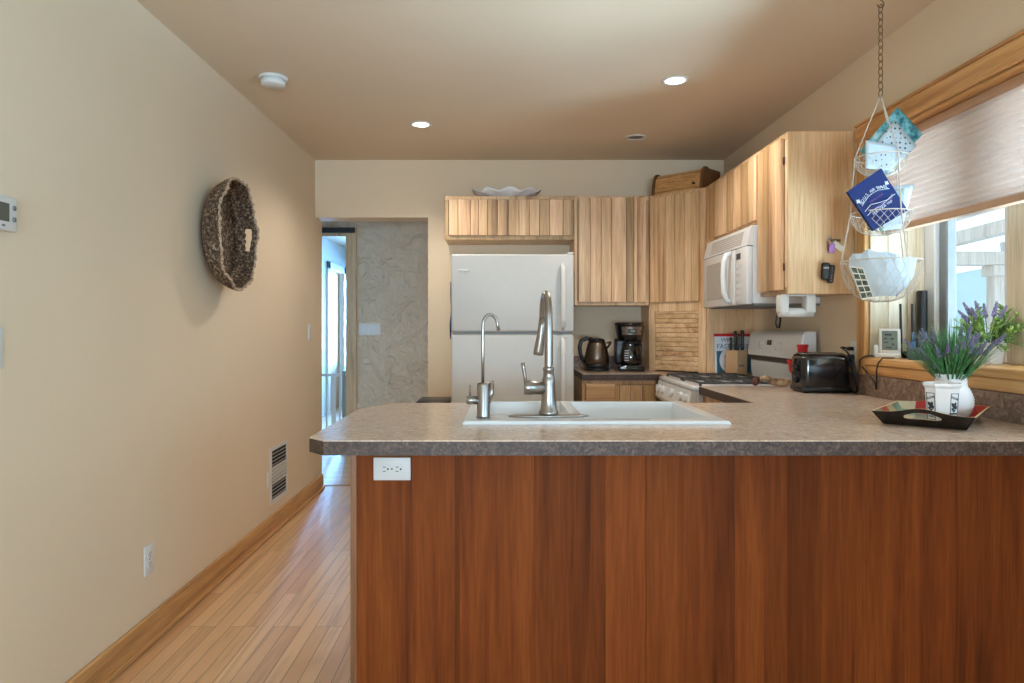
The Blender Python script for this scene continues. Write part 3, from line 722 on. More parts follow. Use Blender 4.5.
# base cabinet and counter behind
b = MB(); t = thing('corner_countertop', 'brown laminate countertop in the back corner under the kettle', 'countertop', (1.05, 4.75, CT-.04))
b.poly_prism([(.515, 4.42), (1.0, 4.42), (1.0, 4.262), (XR-.002, 4.262), (XR-.002, YB-.002), (.515, YB-.002)], CT-.003, CT, .5); obj('laminate_sheet', b, M['top'], t)
b = MB(); b.poly_prism([(.515, 4.42), (1.0, 4.42), (1.0, 4.262), (XR-.002, 4.262), (XR-.002, YB-.002), (.515, YB-.002)], CT-.042, CT-.0032, .5); obj('edge_band', b, M['edge'], t)
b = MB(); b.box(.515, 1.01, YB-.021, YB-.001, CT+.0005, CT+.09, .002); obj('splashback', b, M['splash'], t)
t = thing('base_cabinet', 'hickory base cabinet with drawer and door beside the refrigerator', 'cabinet', (.76, 4.75, 0))
F3 = frame((.515, 4.445, 0), (1, 0, 0), (0, -1, 0)); zt = CT-.0425
b = MB(); b.M = F3; b.box(.0, .48, -.58, -.02, .1, zt); b.box(0, .48, -.5, -.06, 0, .1); obj('carcass', b, M['hickside'], t)
b = MB(); b.M = F3; b.box(0, .48, -.0195, 0, zt-.03, zt, .002, .6); b.box(0, .02, -.0195, 0, .1, zt-.03, .002, .6); b.box(.205, .245, -.0195, 0, .1, zt-.03, .002, .4); b.box(.46, .48, -.0195, 0, .1, zt-.03, .002); b.box(0, .48, -.0195, 0, .1, .135, .002)
obj('face_frame', b, M['hick'], t)
b = MB(); b.M = F3; b.box(.022, .21, .0005, .019, .70, zt-.022, .004, .6); obj('drawer_front', b, M['hickx'], t)
b = MB(); b.M = F3; plank_door(b, .022, .21, .13, .69, .0005, .019, 5); obj('door', b, [M['hick'], M['groove']], t)
b = MB(); b.M = F3; plank_door(b, .24, .465, .13, zt-.032, .0005, .019, 11); obj('door', b, [M['hick'], M['groove']], t)

# ------------------------------------------------------------------ refrigerator
fr = thing('refrigerator', 'white top-freezer refrigerator at the back of the kitchen', 'refrigerator', (.065, 4.6, 0))
FX0, FX1, FY = -.310, .438, 4.205
b = MB(); b.box(FX0+.004, FX1-.004, FY+.07, 4.99, .06, 1.655, .006); b.box(FX0+.03, FX1-.03, FY+.1, 4.95, 0, .06); obj('cabinet_body', b, M['fridge'], fr)
b = MB(); b.box(FX0, FX1, FY, FY+.066, 1.191, 1.665, .012, seg=3); fd = obj('freezer_door', b, M['fridge'], fr)
b = MB(); b.box(FX0, FX1, FY, FY+.066, .09, 1.174, .012, seg=3); rd = obj('fridge_door', b, M['fridge'], fr)
b = MB(); b.box(FX0+.01, FX1-.01, FY+.012, FY+.06, 1.1745, 1.1905); obj('door_gasket', b, M['grey'], fr)
def handle(mb, z0, z1, x):
    mb.tube([(x, FY-.001, z0), (x, FY-.03, z0+(z1-z0)*.03), (x, FY-.042, z0+(z1-z0)*.15), (x, FY-.044, (z0+z1)/2), (x, FY-.042, z0+(z1-z0)*.85), (x, FY-.03, z0+(z1-z0)*.97), (x, FY-.001, z1)], [.013, .015, .015, .014, .015, .015, .013], 12)
b = MB(); handle(b, 1.215, 1.60, .372); obj('handle', b, M['whitep'], fd)
b = MB(); handle(b, .62, 1.15, .372); obj('handle', b, M['whitep'], rd)
b = MB(); b.box(-.272, -.205, FY-.0025, FY+.001, 1.549, 1.571, .001); bd = obj('badge', b, M['whitep'], fd)
text_mesh('lettering', 'Whirlpool', .016, M['grey'], fd, Matrix.Translation(Vector((-.235, FY-.0032, 1.5595))-Vector((.065, 4.6, 0))) @ Matrix.Rotation(PI/2, 4, 'X'))  # illegible badge text; this brand name is a guess
b = MB(); b.box(.40, .435, FY+.005, FY+.06, 1.6655, 1.677, .003); obj('hinge_cover', b, M['whitep'], fr)
# cloth hung on the fridge side
b = MB()
def clothf(u, v): return (FX0-.012-.005*math.sin(v*9)*v, 4.30+.10*u+.006*math.sin(v*5), 1.50-.34*v*(1-.25*(u-.5)**2*4*.3)-.02*math.sin(u*6))
b.grid(clothf, 10, 16); cl = obj('pot_holder', b, M['clothb']); sd = cl.modifiers.new('thick', 'SOLIDIFY'); sd.thickness = .004
tag(cl, 'dark blue cloth hanging on the left side of the refrigerator', 'cloth')
# bin
t = thing('waste_bin', 'bin with a dark rim between the refrigerator and the doorway', 'bin', (-.435, 4.4, 0))
b = MB(); b.M = Matrix.Translation((-.435, 4.42, 0)); b.lathe([(0, .001), (.085, .001), (.1, .74), (.1, .745), (0, .745)], 4, cap=False); 
b = MB(); b.box(-.53, -.335, 4.28, 4.58, 0, .735, .02, seg=3); obj('body', b, M['whitep'], t)
b = MB(); b.box(-.535, -.33, 4.275, 4.585, .735, .757, .008, seg=2); obj('lid', b, M['dark'], t)

# ------------------------------------------------------------------ range
rg = thing('gas_range', 'white gas range with raised control backguard along the right wall', 'range', (1.3, 3.88, 0))
RX, R0, R1 = .99, 3.508, 4.256
b = MB(); b.box(RX, 1.60, R0, R1, .08, .895, .004); b.box(RX+.06, 1.58, R0+.02, R1-.02, 0, .08); obj('body', b, M['white'], rg)
b = MB(); b.box(RX-.022, 1.60, R0-.001, R1+.001, .8955, .918, .008, seg=3); obj('cooktop', b, M['white'], rg)
b = MB(); b.M = frame((RX, R1, 0), (0, -1, 0), (-1, 0, 0)); W_ = R1-R0
vs = [(0.0, .78), (.022, .775), (.045, .80), (.024, .893), (0, .894)]
a = [b.bm.verts.new(b.M @ Vector((.0, d, z))) for d, z in vs]; c = [b.bm.verts.new(b.M @ Vector((W_, d, z))) for d, z in vs]
b.bm.faces.new(a); b.bm.faces.new(c[::-1])
for k in range(5): b.bm.faces.new((a[k], a[(k+1) % 5], c[(k+1) % 5], c[k]))
obj('control_panel', b, M['white'], rg)
for k, uu in enumerate((.07, .17, .37, .57, .67)):
    b = MB(); p = Vector((RX-.034, R1-uu, .848)); dn = Vector((-.976, 0, .22))
    b.tube([p, p+dn*.008, p+dn*.013, p+dn*.014], [.026, .025, .023, .020], 18); b.M = Matrix.Translation(p+dn*.017); b.box(-.006, .006, -.005, .005, -.021, .021, .003); obj('knob', b, M['white'], rg)
b = MB(); b.box(RX-.028, RX-.001, R0+.004, R1-.004, .24, .765, .006, seg=2); od = obj('oven_door', b, M['white'], rg)
b = MB(); b.tube([(RX-.03, R0+.06, .715), (RX-.06, R0+.07, .72), (RX-.064, R0+.12, .72), (RX-.064, R1-.12, .72), (RX-.06, R1-.07, .72), (RX-.03, R1-.06, .715)], .012, 10); obj('handle', b, M['white'], od)
b = MB(); b.box(RX-.03, RX-.0275, R0+.14, R1-.14, .36, .62); obj('oven_window', b, M['gloss'], od)
b = MB(); b.box(RX-.024, RX-.001, R0+.004, R1-.004, .085, .232, .006); obj('drawer', b, M['white'], rg)
# burner grates
for yc in (R0+.19, R1-.19):
    b = MB(); gx0, gx1 = RX+.02, 1.44; g0, g1 = yc-.17, yc+.17
    zz = .938
    b.box(gx0, gx1, g0, g0+.012, zz-.010, zz, .003); b.box(gx0, gx1, g1-.012, g1, zz-.010, zz, .003)
    for xx in (gx0, (gx0+gx1)/2-.006, gx1-.012): b.box(xx, xx+.012, g0, g1, zz-.010, zz, .003)
    for xc in (gx0+.11, gx1-.11):
        b.box(xc-.006, xc+.006, g0, yc-.03, zz-.004, zz+.004, .003); b.box(xc-.006, xc+.006, yc+.03, g1, zz-.004, zz+.004, .003)
        b.box(xc-.10, xc-.03, yc-.006, yc+.006, zz-.004, zz+.004, .003); b.box(xc+.03, xc+.10, yc-.006, yc+.006, zz-.004, zz+.004, .003)
    for xx in (gx0+.006, gx1-.006):
        for yy in (g0+.006, g1-.006): b.cyl((xx, yy, .918), (xx, yy, zz-.004), .007, 8)
    obj('grate', b, M['iron'], rg)
    for xc in (gx0+.11, gx1-.11):
        b = MB(); b.M = Matrix.Translation((xc, yc, .9182)); b.lathe([(0, 0), (.055, 0), (.05, .004), (.036, .006), (.036, .016), (.028, .02), (0, .02)], 20, cap=False); obj('burner', b, M['iron'], rg)
# backguard
bgd = MB(); prof = [(1.60, .919), (1.540, .919), (1.533, 1.022), (1.550, 1.026), (1.550, 1.048), (1.513, 1.052), (1.530, 1.18), (1.545, 1.197), (1.60, 1.197)]
a = [bgd.bm.verts.new((x, R0, z)) for x, z in prof]; c = [bgd.bm.verts.new((x, R1, z)) for x, z in prof]
bgd.bm.faces.new(a); bgd.bm.faces.new(c[::-1])
for k in range(len(prof)): bgd.bm.faces.new((a[k], a[(k+1) % len(prof)], c[(k+1) % len(prof)], c[k]))
bo = obj('backguard', bgd, M['white'], rg); bv = bo.modifiers.new('round', 'BEVEL'); bv.width = .006; bv.segments = 2; bv.limit_method = 'ANGLE'
b = MB(); b.box(1.524, 1.5495, R0+.003, R1-.003, 1.027, 1.047, .001); obj('vent_slot', b, M['dark'], bo)
sl = math.atan2(.017, .128)
b = MB(); b.M = Matrix.Translation((1.5235, 3.93, 1.13)) @ Matrix.Rotation(sl, 4, 'Y'); b.box(-.0035, .001, -.03, .03, -.013, .016, .001); obj('clock_display', b, M['dark'], bo)
for r_ in range(2):
    for k in range(6):
        b = MB(); b.M = Matrix.Translation((1.5215, 3.93, 1.12)) @ Matrix.Rotation(sl, 4, 'Y'); yk = (-.16, -.12, -.08, .08, .12, .16)[k]
        b.box(-.0015, .001, yk-.012, yk+.012, -.028+r_*.03, -.014+r_*.03, .0005); obj('button', b, M['keyp'], bo)

# ------------------------------------------------------------------ microwave
mw = thing('microwave', 'white over-the-range microwave under the short two-door cabinet', 'microwave', (1.42, 3.88, 1.335))
MX, m0, m1, mz0, mz1 = 1.245, 3.503, 4.259, 1.33, 1.738
b = MB(); b.box(MX+.03, XR-.002, m0, m1, mz0+.01, mz1, .004); obj('body', b, M['white'], mw)
b = MB(); b.box(MX+.035, XR-.004, m0+.004, m1-.004, mz0, mz0+.0098); b.box(MX+.09, MX+.2, m0+.08, m0+.22, mz0-.002, mz0); obj('underside', b, M['grey'], mw)
FM = frame((MX, m1, 0), (0, -1, 0), (-1, 0, 0)); WW = m1-m0
b = MB(); b.M = FM; b.box(0, .575, -.03, .004, mz0+.006, mz1-.105, .008, seg=3); md = obj('door', b, M['white'], mw)
b = MB(); b.M = FM; b.box(.08, .45, .0035, .006, mz0+.05, mz1-.15, .002); obj('door_window', b, flat('microwave_screen', (176, 176, 172), .25, 0, .03), md)
b = MB(); b.M = FM; b.tube([(.52, .004, mz1-.118), (.522, .03, mz1-.128), (.528, .046, mz1-.165), (.528, .05, (mz0+mz1)/2-.04), (.528, .046, mz0+.075), (.522, .03, mz0+.035), (.52, .004, mz0+.024)], [.013, .015, .0145, .014, .0145, .015, .013], 12); obj('handle', b, M['white'], md)
b = MB(); b.M = FM; b.box(.578, WW, -.03, .003, mz0+.006, mz1-.105, .006, seg=2); cp = obj('control_panel', b, M['white'], mw)
b = MB(); b.M = FM; b.box(.605, .665, .0028, .0045, mz1-.165, mz1-.132); obj('clock_display', b, M['dark'], cp)
b = MB(); b.M = FM
for r_ in range(6):
    for c_ in range(3): b.box(.602+c_*.026, .622+c_*.026, .0028, .0042, mz0+.03+r_*.034, mz0+.05+r_*.034, .001)
obj('keypad', b, flat('keypad_grey', (200, 202, 202), .4), cp)
b = MB(); b.M = FM; vs = [(-.03, mz1-.102), (.001, mz1-.102), (-.022, mz1-.002), (-.03, mz1)]
a = [b.bm.verts.new(b.M @ Vector((0, d, z))) for d, z in vs]; c = [b.bm.verts.new(b.M @ Vector((WW, d, z))) for d, z in vs]
b.bm.faces.new(a); b.bm.faces.new(c[::-1])
for k in range(4): b.bm.faces.new((a[k], a[(k+1) % 4], c[(k+1) % 4], c[k]))
vg = obj('vent_hood', b, M['white'], mw)
b = MB(); b.M = FM
for k in range(6):
    z = mz1-.088+k*.0125; d = .001-.023*((z-(mz1-.102))/.1); b.box(.13, .66, d-.004, d+.0015, z, z+.005)
obj('vent_slats', b, flat('vent_tan', (176, 168, 156), .5), vg)

# ------------------------------------------------------------------ paper towel holder and cord under the end cabinet
t = thing('towel_holder', 'white empty paper towel holder under the end cabinet', 'towel holder', (1.37, 3.24, 1.37))
b = MB(); b.box(1.30, 1.455, 3.20, 3.27, 1.364, 1.3715, .002)
b.box(1.295, 1.335, 3.205, 3.265, 1.285, 1.366, .006, seg=2); b.box(1.415, 1.46, 3.205, 3.265, 1.285, 1.366, .006, seg=2)
obj('bracket', b, M['whitep'], t)
b = MB(); b.cyl((1.298, 3.235, 1.288), (1.455, 3.235, 1.288), .022, 20); obj('roller', b, M['whitep'], t)
b = MB(); b.tube([(1.545, 3.86, 1.331), (1.538, 3.86, 1.28), (1.532, 3.86, 1.24), (1.540, 3.86, 1.216), (1.555, 3.87, 1.216), (1.565, 3.88, 1.25), (1.572, 3.90, 1.331)], .005, 8); tag(obj('power_cord', b, M['dark']), 'short black cord looping below the microwave behind the towel holder', 'cord')

# ------------------------------------------------------------------ things on the back counter
kx, ky = .648, 4.72
t = thing('electric_kettle', 'brushed steel electric kettle with black handle on the back counter', 'kettle', (kx, ky, CT))
b = MB(); b.M = Matrix.Translation((kx, ky, CT+.0005)); b.lathe([(0, 0), (.085, 0), (.088, .012), (.08, .022), (0, .022)], 28, cap=False); obj('power_base', b, M['dark'], t)
b = MB(); b.M = Matrix.Translation((kx, ky, CT+.0228)); b.lathe([(0, 0), (.082, 0), (.084, .015), (.085, .03), (0, .03)], 28, cap=False); obj('lower_band', b, M['dark'], t)
b = MB(); b.M = Matrix.Translation((kx, ky, CT+.053)); b.lathe([(.085, 0), (.083, .04), (.074, .09), (.062, .13), (.055, .15)], 32, cap=True)
b.M = Matrix.Identity(4); b.tube([(kx+.055, ky, CT+.165), (kx+.075, ky-.002, CT+.18), (kx+.096, ky-.004, CT+.198)], [.026, .018, .010], 12); obj('body', b, M['steelw'], t)
b = MB(); b.M = Matrix.Translation((kx, ky, CT+.2032)); b.lathe([(.057, 0), (.052, .012), (.03, .02), (0, .022)], 24, cap=True); obj('lid', b, M['dark'], t)
b = MB(); b.tube([(kx-.03, ky, CT+.215), (kx-.07, ky, CT+.222), (kx-.105, ky, CT+.205), (kx-.117, ky, CT+.165), (kx-.112, ky, CT+.115), (kx-.095, ky, CT+.075), (kx-.078, ky, CT+.06)], [.012, .014, .015, .014, .013, .012, .011], 12); obj('handle', b, M['dark'], t)

cx, cy = .872, 4.735
t = thing('coffee_maker', 'black drip coffee maker with glass carafe beside the kettle', 'coffee maker', (cx, cy, CT))
b = MB(); b.box(cx-.088, cx+.088, cy-.115, cy+.10, CT+.0005, CT+.045, .012, seg=3); obj('base', b, M['gloss'], t)
b = MB(); b.box(cx-.09, cx+.09, cy+.01, cy+.10, CT+.0455, CT+.22, .01, seg=2); obj('water_tank', b, M['dark'], t)
b = MB(); b.M = Matrix.Translation((cx, cy-.02, CT+.205)); b.lathe([(0, 0), (.082, 0), (.092, .05), (.1, .105), (.104, .11), (.104, .122), (.095, .126), (0, .126)], 32, cap=False); br_ = obj('brew_head', b, M['gloss'], t)
b = MB(); b.M = Matrix.Translation((cx, cy-.02, CT+.205)); 
def bandf(u, v): a = -PI/2+(u-.5)*1.5; r = .0895+.0085*v+.002; return (r*math.cos(a), r*math.sin(a), .042+.055*v)
b.grid(bandf, 14, 3); obj('control_band', b, M['steel'], br_)
b = MB(); b.box(cx-.026, cx+.026, cy-.124, cy-.112, CT+.258, CT+.287, .003); obj('clock_display', b, M['dark'], br_)
b = MB(); b.box(cx-.018, cx+.018, cy-.1255, cy-.1235, CT+.265, CT+.279); obj('screen', b, M['lcd'], br_)
for sx in (-.058, -.042, .042, .058):
    b = MB(); b.cyl((cx+sx, cy-.085, CT+.272), (cx+sx, cy-.116+abs(sx)*.35, CT+.272), .006, 10); obj('button', b, M['dark'], br_)
b = MB(); b.M = Matrix.Translation((cx, cy-.05, CT+.0462)); b.lathe([(0, 0), (.06, 0), (.066, .02), (.068, .06), (.058, .11), (.05, .125), (.052, .14)], 28, cap=False); ca = obj('carafe', b, M['carafe'], t)
b = MB(); b.M = Matrix.Translation((cx, cy-.05, CT+.1865)); b.lathe([(0, 0), (.054, 0), (.054, .012), (0, .016)], 24, cap=False); obj('carafe_lid', b, M['dark'], ca)
b = MB(); b.tube([(cx+.045, cy-.075, CT+.185), (cx+.058, cy-.122, CT+.18), (cx+.05, cy-.138, CT+.13), (cx+.045, cy-.118, CT+.085), (cx+.04, cy-.10, CT+.08)], .009, 10); obj('carafe_handle', b, M['dark'], ca)
b = MB()
for k in range(5): b.box(cx-.052, cx-.022, cy-.1085-.004, cy-.107-.004, CT+.075+k*.016, CT+.079+k*.016)
obj('level_marks', b, M['whitep'], ca)

# knife block, cookbook
t = thing('knife_block', 'light wooden knife block with black knives in front of the cookbook', 'knife block', (1.47, 4.317, CT))
KB = Matrix.Translation((1.47, 4.317, CT+.0005)) @ Matrix.Rotation(.55, 4, 'Z')
b = MB(); b.M = KB; b.box(-.055, .045, -.045, .045, 0, .155, .004); kb = obj('block', b, M['blockw'], t)
b = MB(); b.M = KB; b.box(-.035, .01, -.0462, -.0448, .055, .066); obj('stamp', b, M['grey'], kb)
for (ux, uy, h_, rr) in ((-.015, -.02, .10, .010), (.0, .012, .12, .009), (.028, -.018, .125, .011), (-.035, .018, .08, .009)):
    b = MB(); b.M = KB; b.tube([(ux, uy, .156), (ux, uy, .17), (ux+.003, uy, .156+h_*.55), (ux, uy, .156+h_-.01), (ux, uy, .156+h_)], [rr*.8, rr, rr*.85, rr*1.1, rr*.6], 10); obj('knife_handle', b, M['dark'], t)
bk = thing('cookbook', 'white and teal cookbook with red top band standing behind the knife block', 'book', (1.475, 4.395, CT))
CB = Matrix.Translation((1.475, 4.394, CT+.0022)) @ Matrix.Rotation(-.075, 4, 'X'); CBl = Matrix.Rotation(-.075, 4, 'X')
CBl = Matrix.Translation((0, -.001, .0022)) @ CBl
b = MB(); b.M = CB; b.box(-.115, .115, 0, .018, 0, .255, .001); obj('cover', b, M['whitec'], bk)
b = MB(); b.M = CB; b.box(-.1152, .1152, -.0012, .0185, .238, .2556); obj('top_band', b, M['red'], bk)
b = MB(); b.M = CB; b.box(-.105, .112, -.001, .0, .006, .145); obj('cover_picture', b, M['tealc'], bk)
b = MB(); b.M = CB @ Matrix.Translation((-.0, -.0008, .085)) @ Matrix.Rotation(PI/2, 4, 'X'); b.lathe([(0, .0022), (.07, .002), (.085, .0008), (.09, 0), (0, 0)], 32, cap=False); obj('plate_print', b, M['whitec'], bk)
b = MB(); b.M = CB @ Matrix.Translation((.01, -.003, .095)) @ Matrix.Rotation(PI/2, 4, 'X'); b.lathe([(0, .001), (.055, .0008), (.058, 0), (0, 0)], 24, cap=False, rfun=lambda a, z: 1+.12*math.sin(3*a)+.08*math.sin(7*a)); obj('food_print', b, M['foodp'], bk)
RT = Matrix.Rotation(PI/2, 4, 'X')
text_mesh('lettering', 'WHOLE', .036, M['inkd'], bk, CBl @ Matrix.Translation((-.012, -.0012, .215)) @ RT)  # assumed title word; only its first letters were readable
text_mesh('lettering', 'FAST&EASY', .041, M['tealc'], bk, CBl @ Matrix.Translation((0, -.0012, .174)) @ RT)  # hidden middle letters of this title line are guessed

# ------------------------------------------------------------------ toaster corner
t = thing('toaster', 'glossy black two-slot toaster in front of the wall outlet', 'toaster', (1.474, 3.20, CT), -.04)
b = MB(); b.box(-.107, .107, -.082, .082, .012, .178, .03, seg=5); obj('shell', b, M['gloss'], t, local=True)
b = MB(); b.box(-.109, .109, -.085, .085, .004, .03, .01, seg=2); obj('base', b, M['dark'], t, local=True)
b = MB()
for sx in (-.088, .088):
    for sy in (-.06, .06): b.cyl((sx, sy, .0003), (sx, sy, .006), .012, 10)
obj('feet', b, M['dark'], t, local=True)
b = MB(); b.box(-.085, .085, -.045, -.018, .1782, .181); b.box(-.085, .085, .018, .045, .1782, .181); obj('slots', b, M['gap'], t, local=True)
b = MB(); b.box(-.09, .09, -.05, -.014, .176, .1795, .001); b.box(-.09, .09, .014, .05, .176, .1795, .001); obj('slot_rims', b, M['steel'], t, local=True)
b = MB(); b.box(-.122, -.1075, -.018, .018, .11, .125, .004, seg=2); obj('lever', b, M['dark'], t, local=True)
b = MB(); b.cyl((-.107, .0, .055), (-.122, 0, .055), .016, 16, .013); obj('dial', b, M['dark'], t, local=True)
# red pitcher
px_, py_ = 1.505, 3.475
b = MB(); t = thing('red_pitcher', 'small red enamel pitcher behind the black toaster', 'pitcher', (px_, py_-.005, CT))
py_ -= .02
b.M = Matrix.Translation((px_, py_, CT+.0005)); b.lathe([(0, 0), (.046, 0), (.048, .01), (.044, .08), (.03, .13), (.024, .15), (.026, .158), (0, .158)], 24, cap=False); obj('body', b, M['red'], t)
b = MB(); b.M = Matrix.Translation((px_, py_, CT+.159)); b.lathe([(0, 0), (.025, 0), (.023, .02), (.024, .038), (.029, .046), (.028, .052), (0, .054)], 20, cap=False); obj('lid', b, M['red'], t)
b = MB(); b.tube([(px_-.035, py_, CT+.06), (px_-.055, py_-.003, CT+.085), (px_-.060, py_-.003, CT+.115), (px_-.072, py_-.003, CT+.135)], [.014, .013, .012, .011], 10); obj('spout', b, M['red'], t)
# carved scoop resting near the cooktop
t = thing('carved_ladle', 'carved wooden ladle with a dark bowl lying beside the cooktop', 'ladle', (1.37, 3.46, CT))
b = MB(); b.tube([(1.285, 3.455, CT+.03), (1.30, 3.455, CT+.043), (1.322, 3.455, CT+.046), (1.345, 3.452, CT+.03), (1.372, 3.45, CT+.024), (1.41, 3.447, CT+.023), (1.44, 3.445, CT+.025)], [.008, .011, .013, .016, .020, .020, .012], 14); obj('handle', b, M['horn'], t)
b = MB(); b.M = Matrix.Translation((1.272, 3.455, CT+.029)) @ Matrix.Rotation(.5, 4, 'Y'); b.lathe([(0, -.024), (.012, -.021), (.018, -.008), (.018, .008), (.011, .020), (0, .024)], 16, cap=False); obj('bowl', b, flat('dark_horn', (86, 42, 28), .35, 0, .2, 40), t)

# cords on the wall
b = MB(); b.box(XR-.035, XR-.009, 3.155, 3.178, 1.112, 1.130, .004); b.tube([(XR-.034, 3.165, 1.121), (XR-.06, 3.16, 1.128), (XR-.075, 3.145, 1.126), (XR-.066, 3.115, 1.112), (XR-.045, 3.095, 1.07), (XR-.030, 3.09, 1.0), (XR-.030, 3.09, .94), (XR-.030, 3.10, CT+.007), (XR-.032, 3.20, CT+.006), (XR-.032, 3.28, CT+.006)], .0042, 8)
tag(obj('plugged_cord', b, M['dark']), 'black cord plugged into the upper socket behind the toaster', 'cord')
b = MB(); b.box(XR-.034, XR-.009, 3.148, 3.182, 1.060, 1.094, .005); b.tube([(XR-.032, 3.152, 1.068), (XR-.036, 3.12, 1.03), (XR-.043, 3.085, .99), (XR-.045, 3.07, .965), (XR-.040, 3.06, 1.0), (XR-.034, 3.06, 1.04), (XR-.036, 3.055, 1.075), (XR-.034, 3.02, 1.09), (XR-.026, 3.0, 1.096), (XR+.02, 2.995, 1.0905)], .0038, 8)
tag(obj('adapter_cord', b, M['dark']), 'black adapter in the lower socket with its cord rising to the window sill', 'cord')
b = MB(); b.tube([(XR+.03, 2.90, 1.0895), (XR-.02, 2.90, 1.090), (XR-.035, 2.905, 1.07), (XR-.032, 2.925, 1.04), (XR-.030, 2.93, .99), (XR-.031, 2.932, .955), (XR-.030, 2.945, .985), (XR-.030, 2.985, 1.01), (XR-.034, 3.04, 1.045)], .0032, 8)
tag(obj('clock_cord', b, M['dark']), 'thin black cord drooping from the weather clock below the sill', 'cord')

# ------------------------------------------------------------------ things on the sill
SZ = WZ0
t = thing('weather_clock', 'small white weather clock with a grey screen on the window sill', 'clock', (1.672, 2.975, SZ), -.45)
tl = Matrix.Rotation(-.16, 4, 'X')
b = MB(); b.M = tl; b.box(-.036, .036, -.008, .012, .012, .112, .004, seg=2); body = obj('case', b, M['whitep'], t, local=True)
b = MB(); b.M = tl; b.box(-.026, .026, -.0095, -.007, .03, .103, .001); obj('screen', b, M['lcd'], body, local=True)
b = MB(); b.M = tl
for (u, z, w_, h_) in ((.0, .088, .016, .007), (-.012, .074, .006, .005), (.010, .072, .008, .006), (-.01, .058, .01, .004), (.012, .052, .006, .006), (0, .04, .014, .004)): b.box(u-w_, u+w_*.4, -.0103, -.0093, z-h_/2, z+h_/2)
obj('digits', b, M['inkd'], body, local=True)
b = MB(); b.box(-.044, .036, -.012, .034, 0.0003, .018, .004, seg=2); obj('stand', b, M['whitep'], t, local=True)
b = MB(); b.box(-.052, -.038, -.006, .02, .0003, .05, .004, seg=2); obj('sensor_block', b, M['whitep'], t, local=True)
t.scale = (1.15, 1.15, 1.15)
t = thing('wireless_router', 'black router with thin upright antennas behind the weather clock', 'router', (1.745, 2.93, SZ))
b = MB(); b.box(1.722, 1.80, 2.875, 2.985, SZ+.0005, SZ+.032, .012, seg=3); obj('case', b, M['dark'], t)
for (x, y, h_) in ((1.718, 2.972, .235), (1.772, 2.978, .235)):
    b = MB(); b.cyl((x, y, SZ+.02), (x, y, SZ+.06), .007, 10); b.tube([(x, y, SZ+.06), (x, y, SZ+.12), (x-.002, y, SZ+h_)], [.0065, .006, .005], 10); obj('antenna', b, M['dark'], t)
t = thing('network_switch', 'small blue-grey box with plugged cables beside the router', 'network box', (1.72, 2.845, SZ))
b = MB(); b.box(1.68, 1.79, 2.81, 2.865, SZ+.0005, SZ+.05, .004); obj('case', b, flat('slate_case', (62, 78, 96), .5), t)
for k in range(4):
    b = MB(); x = 1.69+k*.026; b.box(x-.008, x+.008, 2.83, 2.85, SZ+.05, SZ+.075, .002); b.tube([(x, 2.84, SZ+.075), (x+.003, 2.845, SZ+.10), (x+.012, 2.856, SZ+.11), (x+.02, 2.866, SZ+.085), (x+.02, 2.868, SZ+.06)], .0035, 8); obj('cable', b, M['dark'] if k % 2 else flat('blue_cable', (70, 110, 150), .5), t)
t = thing('speaker_cylinder', 'tall slim black cylinder speaker on the sill by the window jamb', 'speaker', (1.826, 2.98, SZ))
b = MB(); b.M = Matrix.Translation((1.826, 3.0, SZ+.0005)); b.lathe([(0, 0), (.020, 0), (.021, .004), (.021, .288), (.019, .292), (0, .292)], 24, cap=False); obj('body', b, M['dark'], t)
b = MB(); b.M = Matrix.Translation((1.826, 3.0, SZ+.2926)); b.lathe([(0, .001), (.015, .001), (.017, 0), (0, 0)], 20, cap=False); obj('top_cap', b, M['grey'], t)

# ------------------------------------------------------------------ plants
def spike(mb_s, mb_f, p0, p1, n=26, r=.0085):
    p0 = Vector(p0); p1 = Vector(p1)
    mb_s.tube([p0, (p0+p1)/2+Vector((0, 0, .004)), p1], [.0016, .0014, .001], 5)
    return p1
def florets(mb, tip, d, L_, n, r):
    d = d.normalized(); u = d.orthogonal().normalized(); v = d.cross(u)
    for k in range(n):
        f_ = k/(n-1); a = k*2.4; rr = r*(1-.65*f_)
        c = tip-d*L_*(1-f_)+(u*math.cos(a)+v*math.sin(a))*rr*.75
        s_ = rr*.62+.0012
        m = Matrix.Translation(c) @ Matrix.Rotation(a, 4, 'Z')
        mb.M = m; mb.lathe([(0, -s_*1.1), (s_*.8, -s_*.2), (s_*.55, s_*.8), (0, s_*1.3)], 5, cap=False)
    mb.M = Matrix()
def blade(mb, p, a, lean, L_, w_, curl):
    d = Vector((math.cos(a), math.sin(a), 0)); s_ = Vector((-math.sin(a), math.cos(a), 0)); n = 6; pts = []
    for k in range(n+1):
        t_ = k/n; pts.append(Vector(p)+d*(lean*L_*t_+curl*L_*t_*t_)+Vector((0, 0, L_*(t_-.35*curl*t_*t_))))
    prev = None
    for k in range(n+1):
        ww = w_*(1-(k/n)**2*.9)*(.6+.8*min(1, k/n*3)*.5); c = pts[k]
        ring_ = [mb.bm.verts.new(c-s_*ww), mb.bm.verts.new(c+s_*ww), mb.bm.verts.new(c-d*ww*.5+Vector((0, 0, 0)))]
        if prev:
            for i in range(3): f_ = mb.bm.faces.new((prev[i], prev[(i+1) % 3], ring_[(i+1) % 3], ring_[i])); f_.smooth = True
        prev = ring_

